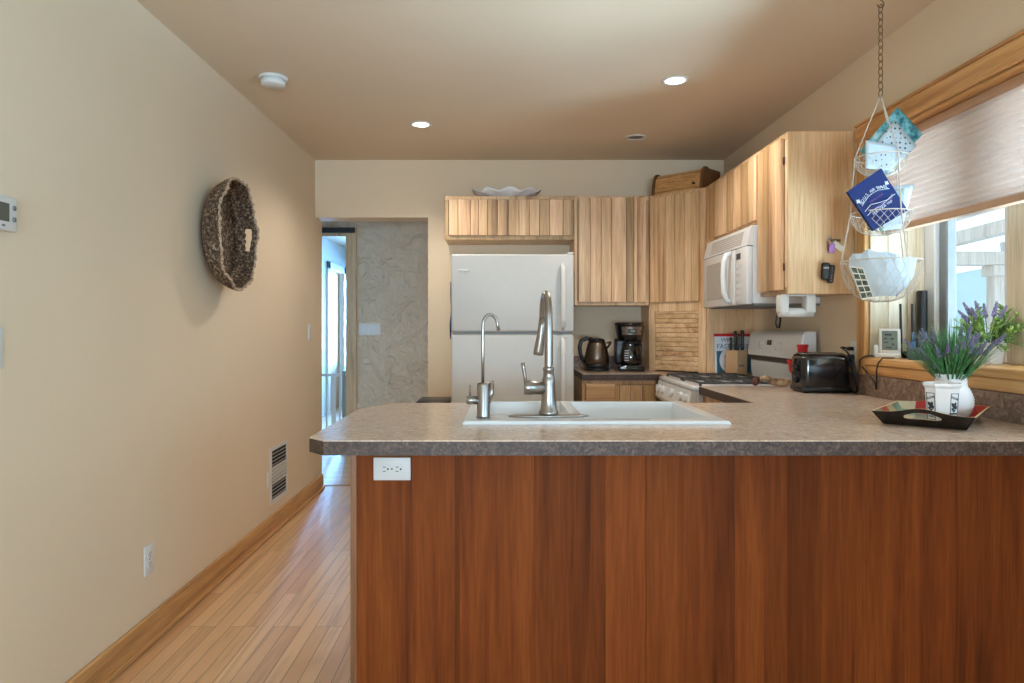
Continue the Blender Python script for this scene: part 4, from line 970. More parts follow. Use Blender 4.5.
# tray
TC = Vector((1.364, 2.186, CT)); ta = math.radians(49.5)
tr = thing('serving_tray', 'black flared serving tray with handle holes and colourful print', 'tray', TC, ta)
bl, bw, tl_, tw, hh_ = .154, .108, .188, .134, .042   # half sizes at the bottom and at the rim
b = MB(); b.box(-bl, bl, -bw, bw, .0005, .007); obj('bottom', b, M['trayb'], tr, local=True)
b = MB(); b.box(-bl+.004, bl-.004, -bw+.004, bw-.004, .0071, .0082); obj('printed_liner', b, M['trayp'], tr, local=True)
def side_long(s):
    b = MB(); th = .006
    def fo(u, v, off): return Vector((-bl-(tl_-bl)*v+(2*bl+2*(tl_-bl)*v)*u, s*(bw+(tw-bw)*v-off), .0005+hh_*v))
    vs = [[b.bm.verts.new(fo(u, v, o_)) for (v, o_) in ((0, 0), (1, 0), (1, th), (0, th))] for u in (0, 1)]
    for k in range(4): f_ = b.bm.faces.new((vs[0][k], vs[0][(k+1) % 4], vs[1][(k+1) % 4], vs[1][k])); f_.material_index = {0: 0, 1: 1, 2: 2, 3: 0}[k]
    b.bm.faces.new(vs[0]); b.bm.faces.new(vs[1])
    return b
for s in (-1, 1): obj('side_wall', side_long(s), [M['trayb'], M['traye'], M['trayp']], tr, local=True)
def side_short(s):
    """end wall: raised in the middle, with a hand hole"""
    b = MB(); nu = 36; th = .006
    def hz(u): return hh_*(1+.38*math.exp(-((u-.5)/.2)**2)*1.0)
    def P(u, v, off):
        z = v*hz(u); vv = min(1.4, z/hh_)
        return Vector((s*(bl+(tl_-bl)*vv-off), -bw-(tw-bw)*vv+(2*bw+2*(tw-bw)*vv)*u, .0005+z))
    def lo(u):
        q = 1-((u-.5)/.2)**2
        return (.42+.10*math.exp(-((u-.5)/.15)**2), .80) if q > 0 else None
    cols = []
    us = [i/nu for i in range(nu+1)]
    def colv(u):
        q = max(0, 1-((u-.5)/.2)**2)**.4; mid = .58; return mid-.17*q, mid+.2*q
    for o_, mi in ((0, 0), (th, 2)):
        prev = None
        for u in us:
            l_, h_ = colv(u)
            c = [b.bm.verts.new(P(u, v, o_)) for v in (0, l_, h_, 1)]
            if prev:
                for k in range(3):
                    inh = (k == 1 and abs((u-.5/nu)-.5) < .2)
                    if inh: continue
                    f_ = b.bm.faces.new((prev[k], prev[k+1], c[k+1], c[k])); f_.material_index = mi
            prev = c
            cols.append(c)
    n_ = nu+1
    for i in range(nu):
        A_, B_ = cols[i], cols[i+1]; A2, B2 = cols[n_+i], cols[n_+i+1]
        f_ = b.bm.faces.new((A_[3], B_[3], B2[3], A2[3])); f_.material_index = 1
        um = (us[i]+us[i+1])/2
        if abs(um-.5) < .2:
            for k in (1, 2): f_ = b.bm.faces.new((A_[k], B_[k], B2[k], A2[k])); f_.material_index = 1
    bmesh.ops.remove_doubles(b.bm, verts=b.bm.verts, dist=.00001)
    return b
for s in (-1, 1): obj('handle_wall', side_short(s), [M['trayb'], M['traye'], M['trayp']], tr, local=True, recalc=False)

TZ = CT+.0085
# canister in front
cx_, cy_ = 1.345, 2.11
t = thing('square_canister', 'white tapered canister with black printed labels on the tray', 'canister', (cx_, cy_, TZ))
CA = Matrix.Translation((cx_, cy_, TZ)) @ Matrix.Rotation(math.atan2(-cx_, cy_)*.9, 4, 'Z')
b = MB(); b.M = CA
def octr(sc, c=.34):
    w_ = .5*sc; k = w_*c/.5*.5; return [(-w_+k*1.1, -w_), (w_-k*1.1, -w_), (w_, -w_+k*1.1), (w_, w_-k*1.1), (w_-k*1.1, w_), (-w_+k*1.1, w_), (-w_, w_-k*1.1), (-w_, -w_+k*1.1)]
def hexr(R, z): return [Vector((R*math.sin(-PI/8*1.0+PI/4*k)*1.0, -R*math.cos(-PI/8+PI/4*k), z)) for k in range(8)]
levels = [(.041, 0), (.0485, .106), (.0545, .114), (.0545, .121), (.049, .121), (.044, .10), (.037, .006)]
rings_ = [[b.bm.verts.new(b.M @ p) for p in hexr(R, z)] for R, z in levels]
for a_, c_ in zip(rings_, rings_[1:]):
    for k in range(8): b.bm.faces.new((a_[k], a_[(k+1) % 8], c_[(k+1) % 8], c_[k]))
b.bm.faces.new(rings_[0][::-1]); b.bm.faces.new(rings_[-1])
ca = obj('body', b, M['pot'], t)
sl = math.atan2(.0075*math.cos(PI/8), .106)
ain = math.cos(PI/8)
for kk, nm in ((-1, 'left'), (1, 'right')):
    ang = kk*PI/4
    FL = CA @ Matrix.Rotation(ang, 4, 'Z') @ Matrix.Translation((0, -.04475*ain-.0004, .053)) @ Matrix.Rotation(sl, 4, 'X') @ Matrix.Rotation(PI/2, 4, 'X')
    b = MB(); b.M = FL
    for (x0_, x1_, y0_, y1_) in ((-.014, .014, .0375, .039), (-.014, .014, -.043, -.0415), (-.0145, -.013, -.043, .039), (.013, .0145, -.043, .039), (-.0115, .0115, -.024, -.020)): b.box(x0_, x1_, y0_, y1_, -.0002, .0008)
    obj('label_border', b, M['inkd'], t)
    b = MB(); b.M = FL
    for (x_, y_, s_) in ((0, 0, .007), (-.006, .006, .005), (.006, -.004, .005), (.004, .008, .004), (-.006, -.008, .004), (0, -.013, .0045)): b.M = FL @ Matrix.Translation((x_, y_, 0)); b.lathe([(0, .0008), (s_, .0008), (s_*1.02, 0), (0, 0)], 10, cap=False, rfun=lambda a, z: 1+.25*math.sin(3*a+x_*900))
    obj('label_print', b, M['inkd'], t)
    inv = Matrix.Translation(-Vector((cx_, cy_, TZ)))
    text_mesh('lettering', 'FLEUR', .0095, M['inkd'], t, inv @ FL @ Matrix.Translation((0, .024, .0003)) @ Matrix.Rotation(-.35*kk, 4, 'Z'))  # invented word in place of unreadable label print
    text_mesh('lettering', 'PARIS', .0085, M['inkd'], t, inv @ FL @ Matrix.Translation((0, -.033, .0003)))  # also an invented word; the small print is illegible
# vase with lavender
vx, vy = 1.457, 2.240
t = thing('lavender_vase', 'round ribbed white vase of purple lavender on the tray', 'potted plant', (vx, vy, TZ))
b = MB(); b.M = Matrix.Translation((vx, vy, TZ)); prof = [(0, 0), (.036, 0)]
for k in range(25):
    q = k/24; r_ = .040+.024*math.sin(PI*(.08+.86*q))**.8; r_ += .0012*math.cos(k*PI); prof.append((r_, .003+.098*q))
prof += [(.045, .108), (.0455, .130), (.050, .140), (.048, .141), (.043, .134), (.043, .108), (0, .108)]
b.lathe(prof, 36, cap=False); obj('vase', b, M['pot'], t)
rnd = random.Random(3); b = MB()
for k in range(420):
    a = rnd.uniform(0, 2*PI); rr = .036*math.sqrt(rnd.random()); lean = rnd.uniform(.0, 1.05)
    L_ = rnd.uniform(.12, .235)*(1-.30*lean)
    blade(b, (vx+rr*math.cos(a), vy+rr*math.sin(a), TZ+.109), a+rnd.uniform(-.4, .4), lean*.85, L_, rnd.uniform(.0016, .0030), rnd.uniform(0, .4)*lean)
obj('foliage', b, M['leaf'], t, recalc=False)
for k in range(46):
    a = k*2.399+.3; lean = .05+.74*math.sqrt((k+.5)/46); L_ = rnd.uniform(.12, .225)*(1-.30*lean)
    p0 = Vector((vx+.02*math.cos(a), vy+.02*math.sin(a), TZ+.10)); p1 = p0+Vector((math.cos(a)*lean*L_, math.sin(a)*lean*L_, L_))
    if p1.x > 1.57: p1.x = 1.57
    b = MB(); florets(b, p1, p1-p0, rnd.uniform(.034, .048), 20, .0058)
    fs = obj('flower_spike', b, M['lav'], t)
    b = MB(); b.tube([p0, (p0+p1)/2, p1-(p1-p0).normalized()*.01], .0013, 5); obj('stalk', b, M['stem'], fs)
# second plant on the sill
qx, qy = 1.765, 2.505
t = thing('sill_plant', 'bushy bright green plant with lilac spikes in a white pot on the sill', 'potted plant', (qx, qy, SZ))
b = MB(); b.M = Matrix.Translation((qx, qy, SZ+.0005)) @ Matrix.Rotation(.3, 4, 'Z')
P_ = [(-.045, .0), (.045, .075)]
vs = [[b.bm.verts.new(b.M @ Vector((sx*w_, sy*w_, z_))) for sx, sy in ((-1, -1), (1, -1), (1, 1), (-1, 1))] for w_, z_ in ((.030, 0), (.036, .070), (.038, .071), (.038, .078), (.034, .078), (.032, .06))]
for a_, c_ in zip(vs, vs[1:]):
    for k in range(4): b.bm.faces.new((a_[k], a_[(k+1) % 4], c_[(k+1) % 4], c_[k]))
b.bm.faces.new(vs[0]); b.bm.faces.new(vs[-1])
obj('pot', b, M['pot'], t)
def leaf(mb, p, d, L_, w_):
    d = d.normalized(); s_ = d.cross(Vector((0, 0, 1))); s_ = s_.normalized() if s_.length > .05 else Vector((1, 0, 0)); up = s_.cross(d)
    prof_ = [(0, .1), (.3, .85), (.55, 1), (.8, .7), (1, .05)]; pr = None
    for f_, ww in prof_:
        c = Vector(p)+d*L_*f_-Vector((0, 0, 1))*L_*.25*f_*f_
        r_ = [mb.bm.verts.new(c-s_*w_*ww+up*w_*.2*ww), mb.bm.verts.new(c-up*w_*.25*ww), mb.bm.verts.new(c+s_*w_*ww+up*w_*.2*ww), mb.bm.verts.new(c+up*.0006)]
        if pr:
            for i in range(4): q = mb.bm.faces.new((pr[i], pr[(i+1) % 4], r_[(i+1) % 4], r_[i])); q.smooth = True
        pr = r_
b = MB(); st = MB(); rnd = random.Random(9)
for k in range(70):
    a = rnd.uniform(0, 2*PI); lean = rnd.uniform(.1, 1.4); L_ = rnd.uniform(.08, .15)
    p0 = Vector((qx+.02*math.cos(a), qy+.02*math.sin(a), SZ+.07)); dirn = Vector((math.cos(a)*lean, math.sin(a)*lean, 1-.35*lean)).normalized()
    p1 = p0+dirn*L_; p1 += Vector((0, 0, -.03*lean*lean))
    if p1.x > 1.84: p1.x = 1.84
    st.tube([p0, (p0+p1)/2+Vector((0, 0, .012)), p1], [.0016, .0014, .0008], 5)
    for j in range(9):
        f_ = .3+.75*j/9; pp = p0.lerp(p1, f_)+Vector((0, 0, .012*math.sin(PI*f_))); aa = rnd.uniform(0, 2*PI)
        if pp.x > 1.83: pp.x = 1.83
        leaf(b, pp, dirn*.7+Vector((math.cos(aa), math.sin(aa), rnd.uniform(-.1, .6)))*.8, rnd.uniform(.018, .03), rnd.uniform(.0045, .0075))
obj('foliage', b, M['leaf2'], t, recalc=False); obj('stems', st, M['stem'], t)
for k, (dx, dy, hh2) in enumerate(((-.075, .05, .175), (-.02, .04, .21), (.005, .03, .20), (.01, -.03, .205), (-.05, .06, .205), (.03, -.05, .19), (-.055, .01, .185), (.02, .08, .17))):
    p0 = Vector((qx, qy, SZ+.08)); p1 = Vector((qx+dx, qy+dy, SZ+hh2+.02))
    b = MB(); florets(b, p1, p1-p0, .05, 26, .008); fs = obj('flower_spike', b, M['lav2'], t)
    b = MB(); b.tube([p0, p1-(p1-p0).normalized()*.01], .0014, 5); obj('stalk', b, M['stem'], fs)

# ------------------------------------------------------------------ cellular shade
t = thing('cellular_shade', 'pinkish white pleated shade half lowered over the window', 'window shade', (1.68, 2.15, 1.63))
b = MB(); n_ = 15; z1_, z0_ = WZ1-.045, 1.65; pz = []
for k in range(n_*2+1): pz.append((z1_+(z0_-z1_)*k/(n_*2), .0 if k % 2 == 0 else .013))
for k in range(len(pz)-1):
    (za, oa), (zb, ob) = pz[k], pz[k+1]
    b.quad([(1.672+oa, WY0+.03, za), (1.672+oa, WY1-.018, za), (1.672+ob, WY1-.018, zb), (1.672+ob, WY0+.03, zb)])
    b.quad([(1.702-oa, WY0+.03, za), (1.702-oa, WY1-.018, za), (1.702-ob, WY1-.018, zb), (1.702-ob, WY0+.03, zb)])
obj('pleated_fabric', b, M['shade'], t, recalc=False)
b = MB(); b.box(1.660, 1.712, WY0+.03, WY1-.018, WZ1-.046, WZ1-.0125, .003); obj('headrail', b, M['rail'], t)
b = MB(); b.box(1.664, 1.706, WY0+.03, WY1-.018, 1.626, 1.652, .004); obj('bottom_rail', b, M['rail'], t)

# ------------------------------------------------------------------ hanging basket
hx, hy = 1.372, 2.5
hb = thing('hanging_basket', 'three-tier hanging net basket on a chain by the window', 'hanging basket', (hx, hy, 1.31))
b = MB(); b.M = Matrix.Translation((hx, hy, H)); b.lathe([(0, 0), (.012, 0), (.012, -.004), (.004, -.006), (0, -.006)], 14, cap=False); b.M = Matrix()
pts = [(hx, hy, H-.005), (hx, hy, H-.035)]+[(hx+.012*math.sin(a), hy, H-.05+.013*math.cos(a)) for a in [k*.35 for k in range(1, 14)]]
b.tube(pts, .0022, 8); obj('ceiling_hook', b, M['chain'], hb)
ztop, zbot = H-.055, 2.055; nl = 13; pitch = (ztop-zbot)/nl
for k in range(nl):
    zc_ = ztop-pitch*(k+.5); b = MB(); ori = k % 2
    pts = []
    for j in range(14):
        a = 2*PI*j/14; u_ = .0095*math.cos(a); v_ = (pitch*.5+.0035)*math.sin(a)
        ang = .35 if ori else 1.75
        pts.append((hx+u_*math.cos(ang), hy+u_*math.sin(ang), zc_+v_))
    b.tube(pts, .0016, 6, closed=True); obj('chain_link', b, M['chain'], hb)
tiers = [(1.845, .095, .085), (1.70, .115, .15), (1.458, .137, .145)]
tiers = [(1.835, .086, .068), (1.632, .100, .080), (1.458, .131, .148)]
for (zr, R, dp) in tiers:
    b = MB(); nm = 24
    def bow(f_, a): 
        rr = R*math.cos(f_*PI/2)**.75 if f_ < 1 else 0; return Vector((hx+rr*math.cos(a), hy+rr*math.sin(a), zr-dp*math.sin(f_*PI/2)))
    for sgn in (-1, 1):
        for k in range(nm):
            pts = [bow(f_*.93/9, 2*PI*k/nm+sgn*f_*.11) for f_ in range(10)]
            b.tube(pts, .0009, 4)
    b.tube([bow(.93, 2*PI*k/16) for k in range(16)], .0013, 5, closed=True)
    nb_ = obj('net_bowl', b, M['wire'], hb)
    b = MB(); b.tube([(hx+R*math.cos(2*PI*k/32), hy+R*math.sin(2*PI*k/32), zr) for k in range(32)], .0022, 6, closed=True); obj('rim_hoop', b, M['wire'], nb_)
for a in (2.9, -1.4, .45):
    b = MB(); pts = [(hx, hy, 2.06)]
    for (zr, R, dp) in tiers: pts.append((hx+R*math.cos(a), hy+R*math.sin(a), zr))
    pts2 = []
    for p, q in zip(pts, pts[1:]):
        for k in range(10): 
            v_ = Vector(p).lerp(Vector(q), k/10); pts2.append(v_)
    pts2.append(Vector(pts[-1])); b.tube(pts2, [.0020+.0006*(k % 2) for k in range(len(pts2))], 6); obj('cord', b, M['wire'], hb)
def sheet(name, label, cat, mat, corners, th=.004, bulge=.0, parent=None):
    """a stiff folded paper: four corners (tl, tr, br, bl) with thickness and a little curl"""
    tl_, tr_, br_, bl_ = [Vector(c) for c in corners]
    nrm = (tr_-tl_).cross(bl_-tl_).normalized(); b = MB()
    def fp(off):
        def f(u, v):
            p = tl_.lerp(tr_, u).lerp(bl_.lerp(br_, u), v); return p+nrm*(off+bulge*math.sin(PI*u)*math.sin(PI*v))
        return f
    b.grid(fp(0), 8, 8); b.grid(fp(th), 8, 8)
    bs = list(b.bm.verts); 
    def edge(idx0, idx1):
        for i, j in zip(idx0, idx0[1:]):
            b.bm.faces.new((bs[i], bs[j], bs[j+64], bs[i+64]))
    edge(range(0, 8), 0); edge(range(56, 64), 0); edge(range(0, 64, 8), 0); edge(range(7, 64, 8), 0)
    o = obj(name, b, mat); tag(o, label, cat); return o
# top tier papers (camera-facing plane slightly in front of centre)
def at3(px, py, Y): return at(px, py, Y)
sheet('gift_package', 'teal printed packet sticking out of the top basket', 'packet', M['teal'], [at(861, 150, 2.50), at(898, 107, 2.52), at(923, 134, 2.54), at(886, 176, 2.50)], .010, .0)
sheet('dotted_envelope', 'pale dotted envelope leaning across the top basket', 'envelope', M['dotp'], [at(864, 158, 2.47), at(895, 120, 2.485), at(917, 146, 2.49), at(888, 172, 2.465)], .006, .004)
sheet('dotted_wrapper', 'pale dotted paper lying lowest in the top basket', 'paper', M['dotp'], [at(866, 140, 2.45), at(896, 145, 2.45), at(893, 171, 2.455), at(866, 168, 2.45)], .004, .004)
# middle tier
bkc = [at(847.5, 191.5, 2.435), at(881, 168.5, 2.45), at(908, 210.5, 2.45), at(873.7, 230.5, 2.43)]
bb_ = thing('blue_booklet', 'navy blue booklet with white lettering tilted in the middle basket', 'booklet', bkc[3])
def BQ(u, v, off=0): 
    tl_, tr_, br_, bl_ = bkc; n = (tr_-tl_).cross(bl_-tl_).normalized(); n = n if n.y < 0 else -n
    return tl_.lerp(tr_, u).lerp(bl_.lerp(br_, u), v)+n*off
b = MB(); fr_ = [BQ(u, v, .0) for u, v in ((0, 0), (1, 0), (1, 1), (0, 1))]; bk_ = [BQ(u, v, -.012) for u, v in ((0, 0), (1, 0), (1, 1), (0, 1))]
b.quad(fr_); b.quad(bk_[::-1]); b.bm.verts.ensure_lookup_table()
for k in range(4): b.quad([fr_[k], fr_[(k+1) % 4], bk_[(k+1) % 4], bk_[k]])
bmesh.ops.remove_doubles(b.bm, verts=b.bm.verts, dist=1e-5); obj('cover', b, M['blue'], bb_)
ex = (bkc[1]-bkc[0]).normalized(); ey = (bkc[0]-bkc[3]); ey = (ey-ex*ey.dot(ex)).normalized(); ez = ex.cross(ey)
if ez.y > 0: ez = -ez
Wb = (bkc[1]-bkc[0]).length; Hb = (bkc[0]-bkc[3]).length
def BM(u, v, rot=0):
    m = Matrix.Identity(4); p = BQ(u, v, .0006)-bkc[3]
    for i in range(3): m[i][0] = ex[i]; m[i][1] = ey[i]; m[i][2] = ez[i]; m[i][3] = p[i]
    return m @ Matrix.Rotation(rot, 4, 'Z')
for k, chh in enumerate('GO U.S. AIR TRAVEL'):  # guessed title; the booklet's print is too blurred to read
    q = (k-8.5)/8.5
    if chh != ' ': text_mesh('lettering', chh, .0160, M['ink'], bb_, BM(.5+.37*q, .27+.10*q*q, -q*.42))
text_mesh('lettering', 'YOUR GUIDE', .010, M['purplei'], bb_, BM(.5, .45)); text_mesh('lettering', 'FOR YOUR TRIP', .0125, M['ink'], bb_, BM(.5, .68))  # made-up lines standing in for unreadable cover print
def bstroke(nm, uv, r_, mat):
    b = MB(); b.tube([BQ(u, v, .0006) for u, v in uv], r_, 5); obj(nm, b, mat, bb_)
bstroke('banner_line', [(.1, .43), (.2, .385), (.35, .335), (.5, .32), (.65, .335), (.8, .385), (.9, .43)], .0011, M['ink'])
bstroke('banner_line', [(.08, .56), (.3, .50), (.5, .56), (.7, .60), (.95, .58)], .0013, M['ink'])
bstroke('banner_line', [(.08, .66), (.3, .62), (.5, .64), (.9, .56)], .0013, M['ink'])
bstroke('banner_line', [(.15, .64), (.5, .60), (.85, .62)], .0012, M['purplei'])
for (u, v) in ((.08, .30), (.92, .30)):
    b = MB(); p = BQ(u, v, .0006); b.M = Matrix.Translation(p) @ BM(u, v).to_3x3().to_4x4(); b.lathe([(0, .0006), (.007, .0006), (.0072, 0), (0, 0)], 12, cap=False, rfun=lambda a, z: 1+.3*math.sin(4*a)); obj('emblem', b, M['ink'], bb_)
sheet('cream_envelope', 'cream envelope standing behind the blue booklet on its left', 'envelope', M['paperw'], [at(848, 194, 2.455), at(864, 190, 2.46), at(880, 232, 2.47), at(866, 222, 2.455)], .003)
sheet('green_leaflet', 'narrow green leaflet peeking out left of the blue booklet', 'leaflet', M['greenp'], [at(862, 190, 2.475), at(878, 186, 2.475), at(884, 232, 2.485), at(868, 230, 2.475)], .003)
sheet('pale_magazine', 'pale blue folded magazine standing right of the blue booklet', 'magazine', M['paper'], [at(884, 187, 2.49), at(914, 184, 2.51), at(902, 228, 2.50), at(878, 232, 2.49)], .010, .004)
sheet('photo_card', 'small grey photo card tucked between booklet and pale magazine', 'card', flat('card_photo', (150, 166, 164), .4, 0, .25, 40), [at(890, 190, 2.478), at(905, 188, 2.485), at(902, 212, 2.48), at(888, 214, 2.475)], .002)
# bottom tier
b = MB()
def packf(u, v):
    a = PI*1.02+u*PI*.98*1.0; f_ = v
    rr = .118*(1-.10*f_-.42*f_**3); yb_ = .75
    zt_ = 1.468+.012*math.sin(u*7)+.02*(1-u)*math.sin(u*3)+.006*math.sin(u*31)
    rr += .006*math.sin(u*29+v*5)*(1-v)
    return (hx+rr*math.cos(a), hy+rr*math.sin(a)*yb_, zt_-(zt_-1.330)*f_)
b.grid(packf, 13, 5)
for f_ in b.bm.faces: f_.smooth = False
pk = obj('mail_bundle', b, M['paper']); sd = pk.modifiers.new('thick', 'SOLIDIFY'); sd.thickness = .012; sd.offset = -1
tag(pk, 'big pale blue bundle of folded papers filling the bottom basket', 'papers')
b = MB()
rim_c = [at(850, 266, 2.425), at(863, 268, 2.40), at(874, 298, 2.40), at(862, 300, 2.42)]
st_ = thing('photo_strip', 'white strip with two columns of small dark photos in the bottom basket', 'photo strip', rim_c[3])
def SQ(u, v, off=0):
    n = (rim_c[1]-rim_c[0]).cross(rim_c[3]-rim_c[0]).normalized(); n = n if n.y < 0 else -n
    return rim_c[0].lerp(rim_c[1], u).lerp(rim_c[3].lerp(rim_c[2], u), v)+n*off
b = MB(); f4 = [(0, 0), (1, 0), (1, 1), (0, 1)]
b.quad([SQ(u, v) for u, v in f4]); b.quad([SQ(u, v, -.0015) for u, v in f4[::-1]])
for k in range(4): b.quad([SQ(*f4[k]), SQ(*f4[(k+1) % 4]), SQ(*f4[(k+1) % 4], -.0015), SQ(*f4[k], -.0015)])
obj('backing', b, M['paperw'], st_)
for r_ in range(5):
    for c_ in range(2):
        b = MB(); u0_, u1_, v0_, v1_ = .06+.48*c_, .46+.48*c_, .04+.19*r_, .19+.19*r_
        q = [(u0_, v0_), (u1_, v0_), (u1_, v1_), (u0_, v1_)]
        b.quad([SQ(u, v, .0012) for u, v in q])
        for k in range(4): b.quad([SQ(*q[k], .0012), SQ(*q[(k+1) % 4], .0012), SQ(*q[(k+1) % 4], 0), SQ(*q[k], 0)])
        obj('photo', b, M['photo'], st_)

# ------------------------------------------------------------------ keys on the cabinet side
KY = 3.1652
t = thing('key_ring', 'bunch of keys with a lilac tag on the upper cabinet hook', 'keys', (1.51, KY-.01, 1.56))
b = MB(); b.cyl((1.50, KY, 1.625), (1.50, KY-.018, 1.625), .004, 8); b.cyl((1.50, KY-.018, 1.622), (1.50, KY-.018, 1.632), .004, 8); b.tube([(1.50+.013*math.cos(a), KY-.013, 1.612+.013*math.sin(a)) for a in [2*PI*k/16 for k in range(16)]], .0014, 6, closed=True); obj('hook_ring', b, M['steel'], t)
b = MB(); b.M = Matrix.Translation((1.508, KY-.012, 1.59)) @ Matrix.Rotation(.1, 4, 'Y'); b.box(-.013, .013, -.003, .003, -.032, .012, .005, seg=2); obj('lilac_tag', b, M['purple'], t)
b = MB(); b.M = Matrix.Translation((1.520, KY-.009, 1.605)) @ Matrix.Rotation(.7, 4, 'Y'); b.box(-.004, .050, -.002, .002, -.014, .012, .001); obj('photo_tag', b, M['paperw'], t)
b = MB(); b.M = Matrix.Translation((1.525, KY-.007, 1.617)) @ Matrix.Rotation(.05, 4, 'Y'); b.box(-.02, .025, -.0015, .0015, -.006, .006, .001); obj('key', b, M['chain'], t)
b = MB(); b.M = Matrix.Translation((1.493, KY-.006, 1.60)) @ Matrix.Rotation(1.5, 4, 'Y'); b.box(-.015, .03, -.0015, .0015, -.004, .004, .001); obj('key', b, flat('copper_key', (150, 84, 66), .4, .6), t)
t = thing('car_key', 'pair of black car key fobs on the lower cabinet hook', 'keys', (1.485, KY-.01, 1.44))
b = MB(); b.cyl((1.485, KY, 1.513), (1.485, KY-.016, 1.513), .004, 8); obj('hook', b, M['steel'], t)
b = MB(); b.M = Matrix.Translation((1.478, KY-.013, 1.478)) @ Matrix.Rotation(.05, 4, 'Y'); b.box(-.019, .019, -.007, .007, -.042, .036, .010, seg=4); fb = obj('key_fob', b, M['dark'], t)
b = MB(); b.box(1.466, 1.490, KY-.0215, KY-.0195, 1.486, 1.494); obj('silver_bar', b, M['steel'], fb)
b = MB(); b.M = Matrix.Translation((1.502, KY-.016, 1.465)) @ Matrix.Rotation(.12, 4, 'Y'); b.box(-.014, .014, -.006, .006, -.045, .038, .008, seg=4); fb = obj('key_fob', b, M['dark'], t)
for k in range(3):
    b = MB(); b.cyl((1.502-.001*k, KY-.021, 1.455-k*.012), (1.502-.001*k, KY-.0232, 1.455-k*.012), .003, 8); obj('button', b, M['grey'], fb)

# ------------------------------------------------------------------ on top of the cabinets
t = thing('bread_box', 'dark oak roll-top bread box on top of the corner cabinet', 'bread box', (1.36, 4.72, UB1))
BBX = FD @ Matrix.Translation((0, 0, UB1+.0006)); b = MB(); b.M = BBX
x0_, x1_ = .012, .39; prof = [(-.30, 0), (-.015, 0), (-.02, .05), (-.045, .10), (-.075, .125), (-.12, .135), (-.30, .15)]
def side_prof(mb, ua, ub, pr, tone=.4):
    a = [mb.bm.verts.new(mb.M @ Vector((ua, d, z))) for d, z in pr]; c = [mb.bm.verts.new(mb.M @ Vector((ub, d, z))) for d, z in pr]
    mb.bm.faces.new(a); mb.bm.faces.new(c[::-1])
    for k in range(len(pr)): mb.bm.faces.new((a[k], a[(k+1) % len(pr)], c[(k+1) % len(pr)], c[k]))
    for v in a+c:
        for f_ in v.link_faces: f_[mb.t] = tone
sp_ = [(-.25, 0), (-.005, 0), (-.010, .06), (-.022, .112), (-.035, .135), (-.055, .150), (-.08, .150), (-.10, .142), (-.25, .142)]
for ua in (x0_, x1_-.018):
    b = MB(); b.M = BBX; side_prof(b, ua, ua+.018, sp_, .3); obj('side_board', b, wood('dark_oak_side', (140, 94, 56), (116, 74, 42), (78, 48, 26), 'Z', .5, .05, .2), t)
b = MB(); b.M = BBX; b.box(x0_+.018, x1_-.018, -.245, -.012, .0, .016, .002, .5); b.box(x0_+.018, x1_-.018, -.245, -.045, .122, .134, .002, .5); b.box(x0_+.018, x1_-.018, -.245, -.23, .016, .122, 0, .5); obj('box_shell', b, M['bread'], t)
b = MB(); b.M = BBX; crv = []
for k in range(13):
    q = k/12
    d = -.012-.02*q-.028*max(0, (q-.8)/.2)**2; z = .018+.106*q; crv.append((d, z))
for (d0, z0_), (d1, z1__) in zip(crv, crv[1:]):
    m = Vector((0, (d0+d1)/2, (z0_+z1__)/2)); l = math.hypot(d1-d0, z1__-z0_)/2; an = math.atan2(d1-d0, z1__-z0_)
    b.M = BBX @ Matrix.Translation(m) @ Matrix.Rotation(-an, 4, 'X'); b.box(x0_+.019, x1_-.019, -.004, .004, -l*.86, l*.86, .0015, random.uniform(.4, .9))
b.M = BBX; b.mi = 1; side_prof(b, x0_+.0185, x1_-.0185, [(-.02, .018), (-.016, .018), (-.036, .10), (-.06, .122), (-.064, .122)]); [setattr(f_, 'material_index', 1) for f_ in list(b.bm.faces)[-7:]]; obj('roll_top', b, [M['bread'], M['groove']], t)
b = MB(); b.M = BBX; b.cyl((x1_-.06, -.013, .04), (x1_-.06, .004, .04), .008, 12); obj('knob', b, M['dark'], t)

t = thing('scalloped_dish', 'white fluted serving dish on top of the fridge cabinet', 'dish', (.03, 4.88, UB1))
b = MB(); b.M = Matrix.Translation((.03, 4.86, UB1+.0005))
b.lathe([(0, 0), (.09, 0), (.10, .006), (.15, .022), (.20, .040), (.235, .052), (.232, .056), (.195, .046), (.145, .028), (.09, .010), (0, .008)], 96, cap=False, sy=.55, rfun=lambda a, z: 1)
for v in b.bm.verts:
    p = v.co-Vector((.03, 4.86, UB1)); rr = math.hypot(p.x, p.y/.55); a = math.atan2(p.y/.55, p.x)
    k = max(0, (rr-.10)/.135)
    v.co.z += .013*k*math.cos(9*a+.6); s_ = 1+.05*k*math.cos(9*a+.6); v.co.x = .03+p.x*s_; v.co.y = 4.86+p.y*s_
obj('bowl', b, M['pot'], t)

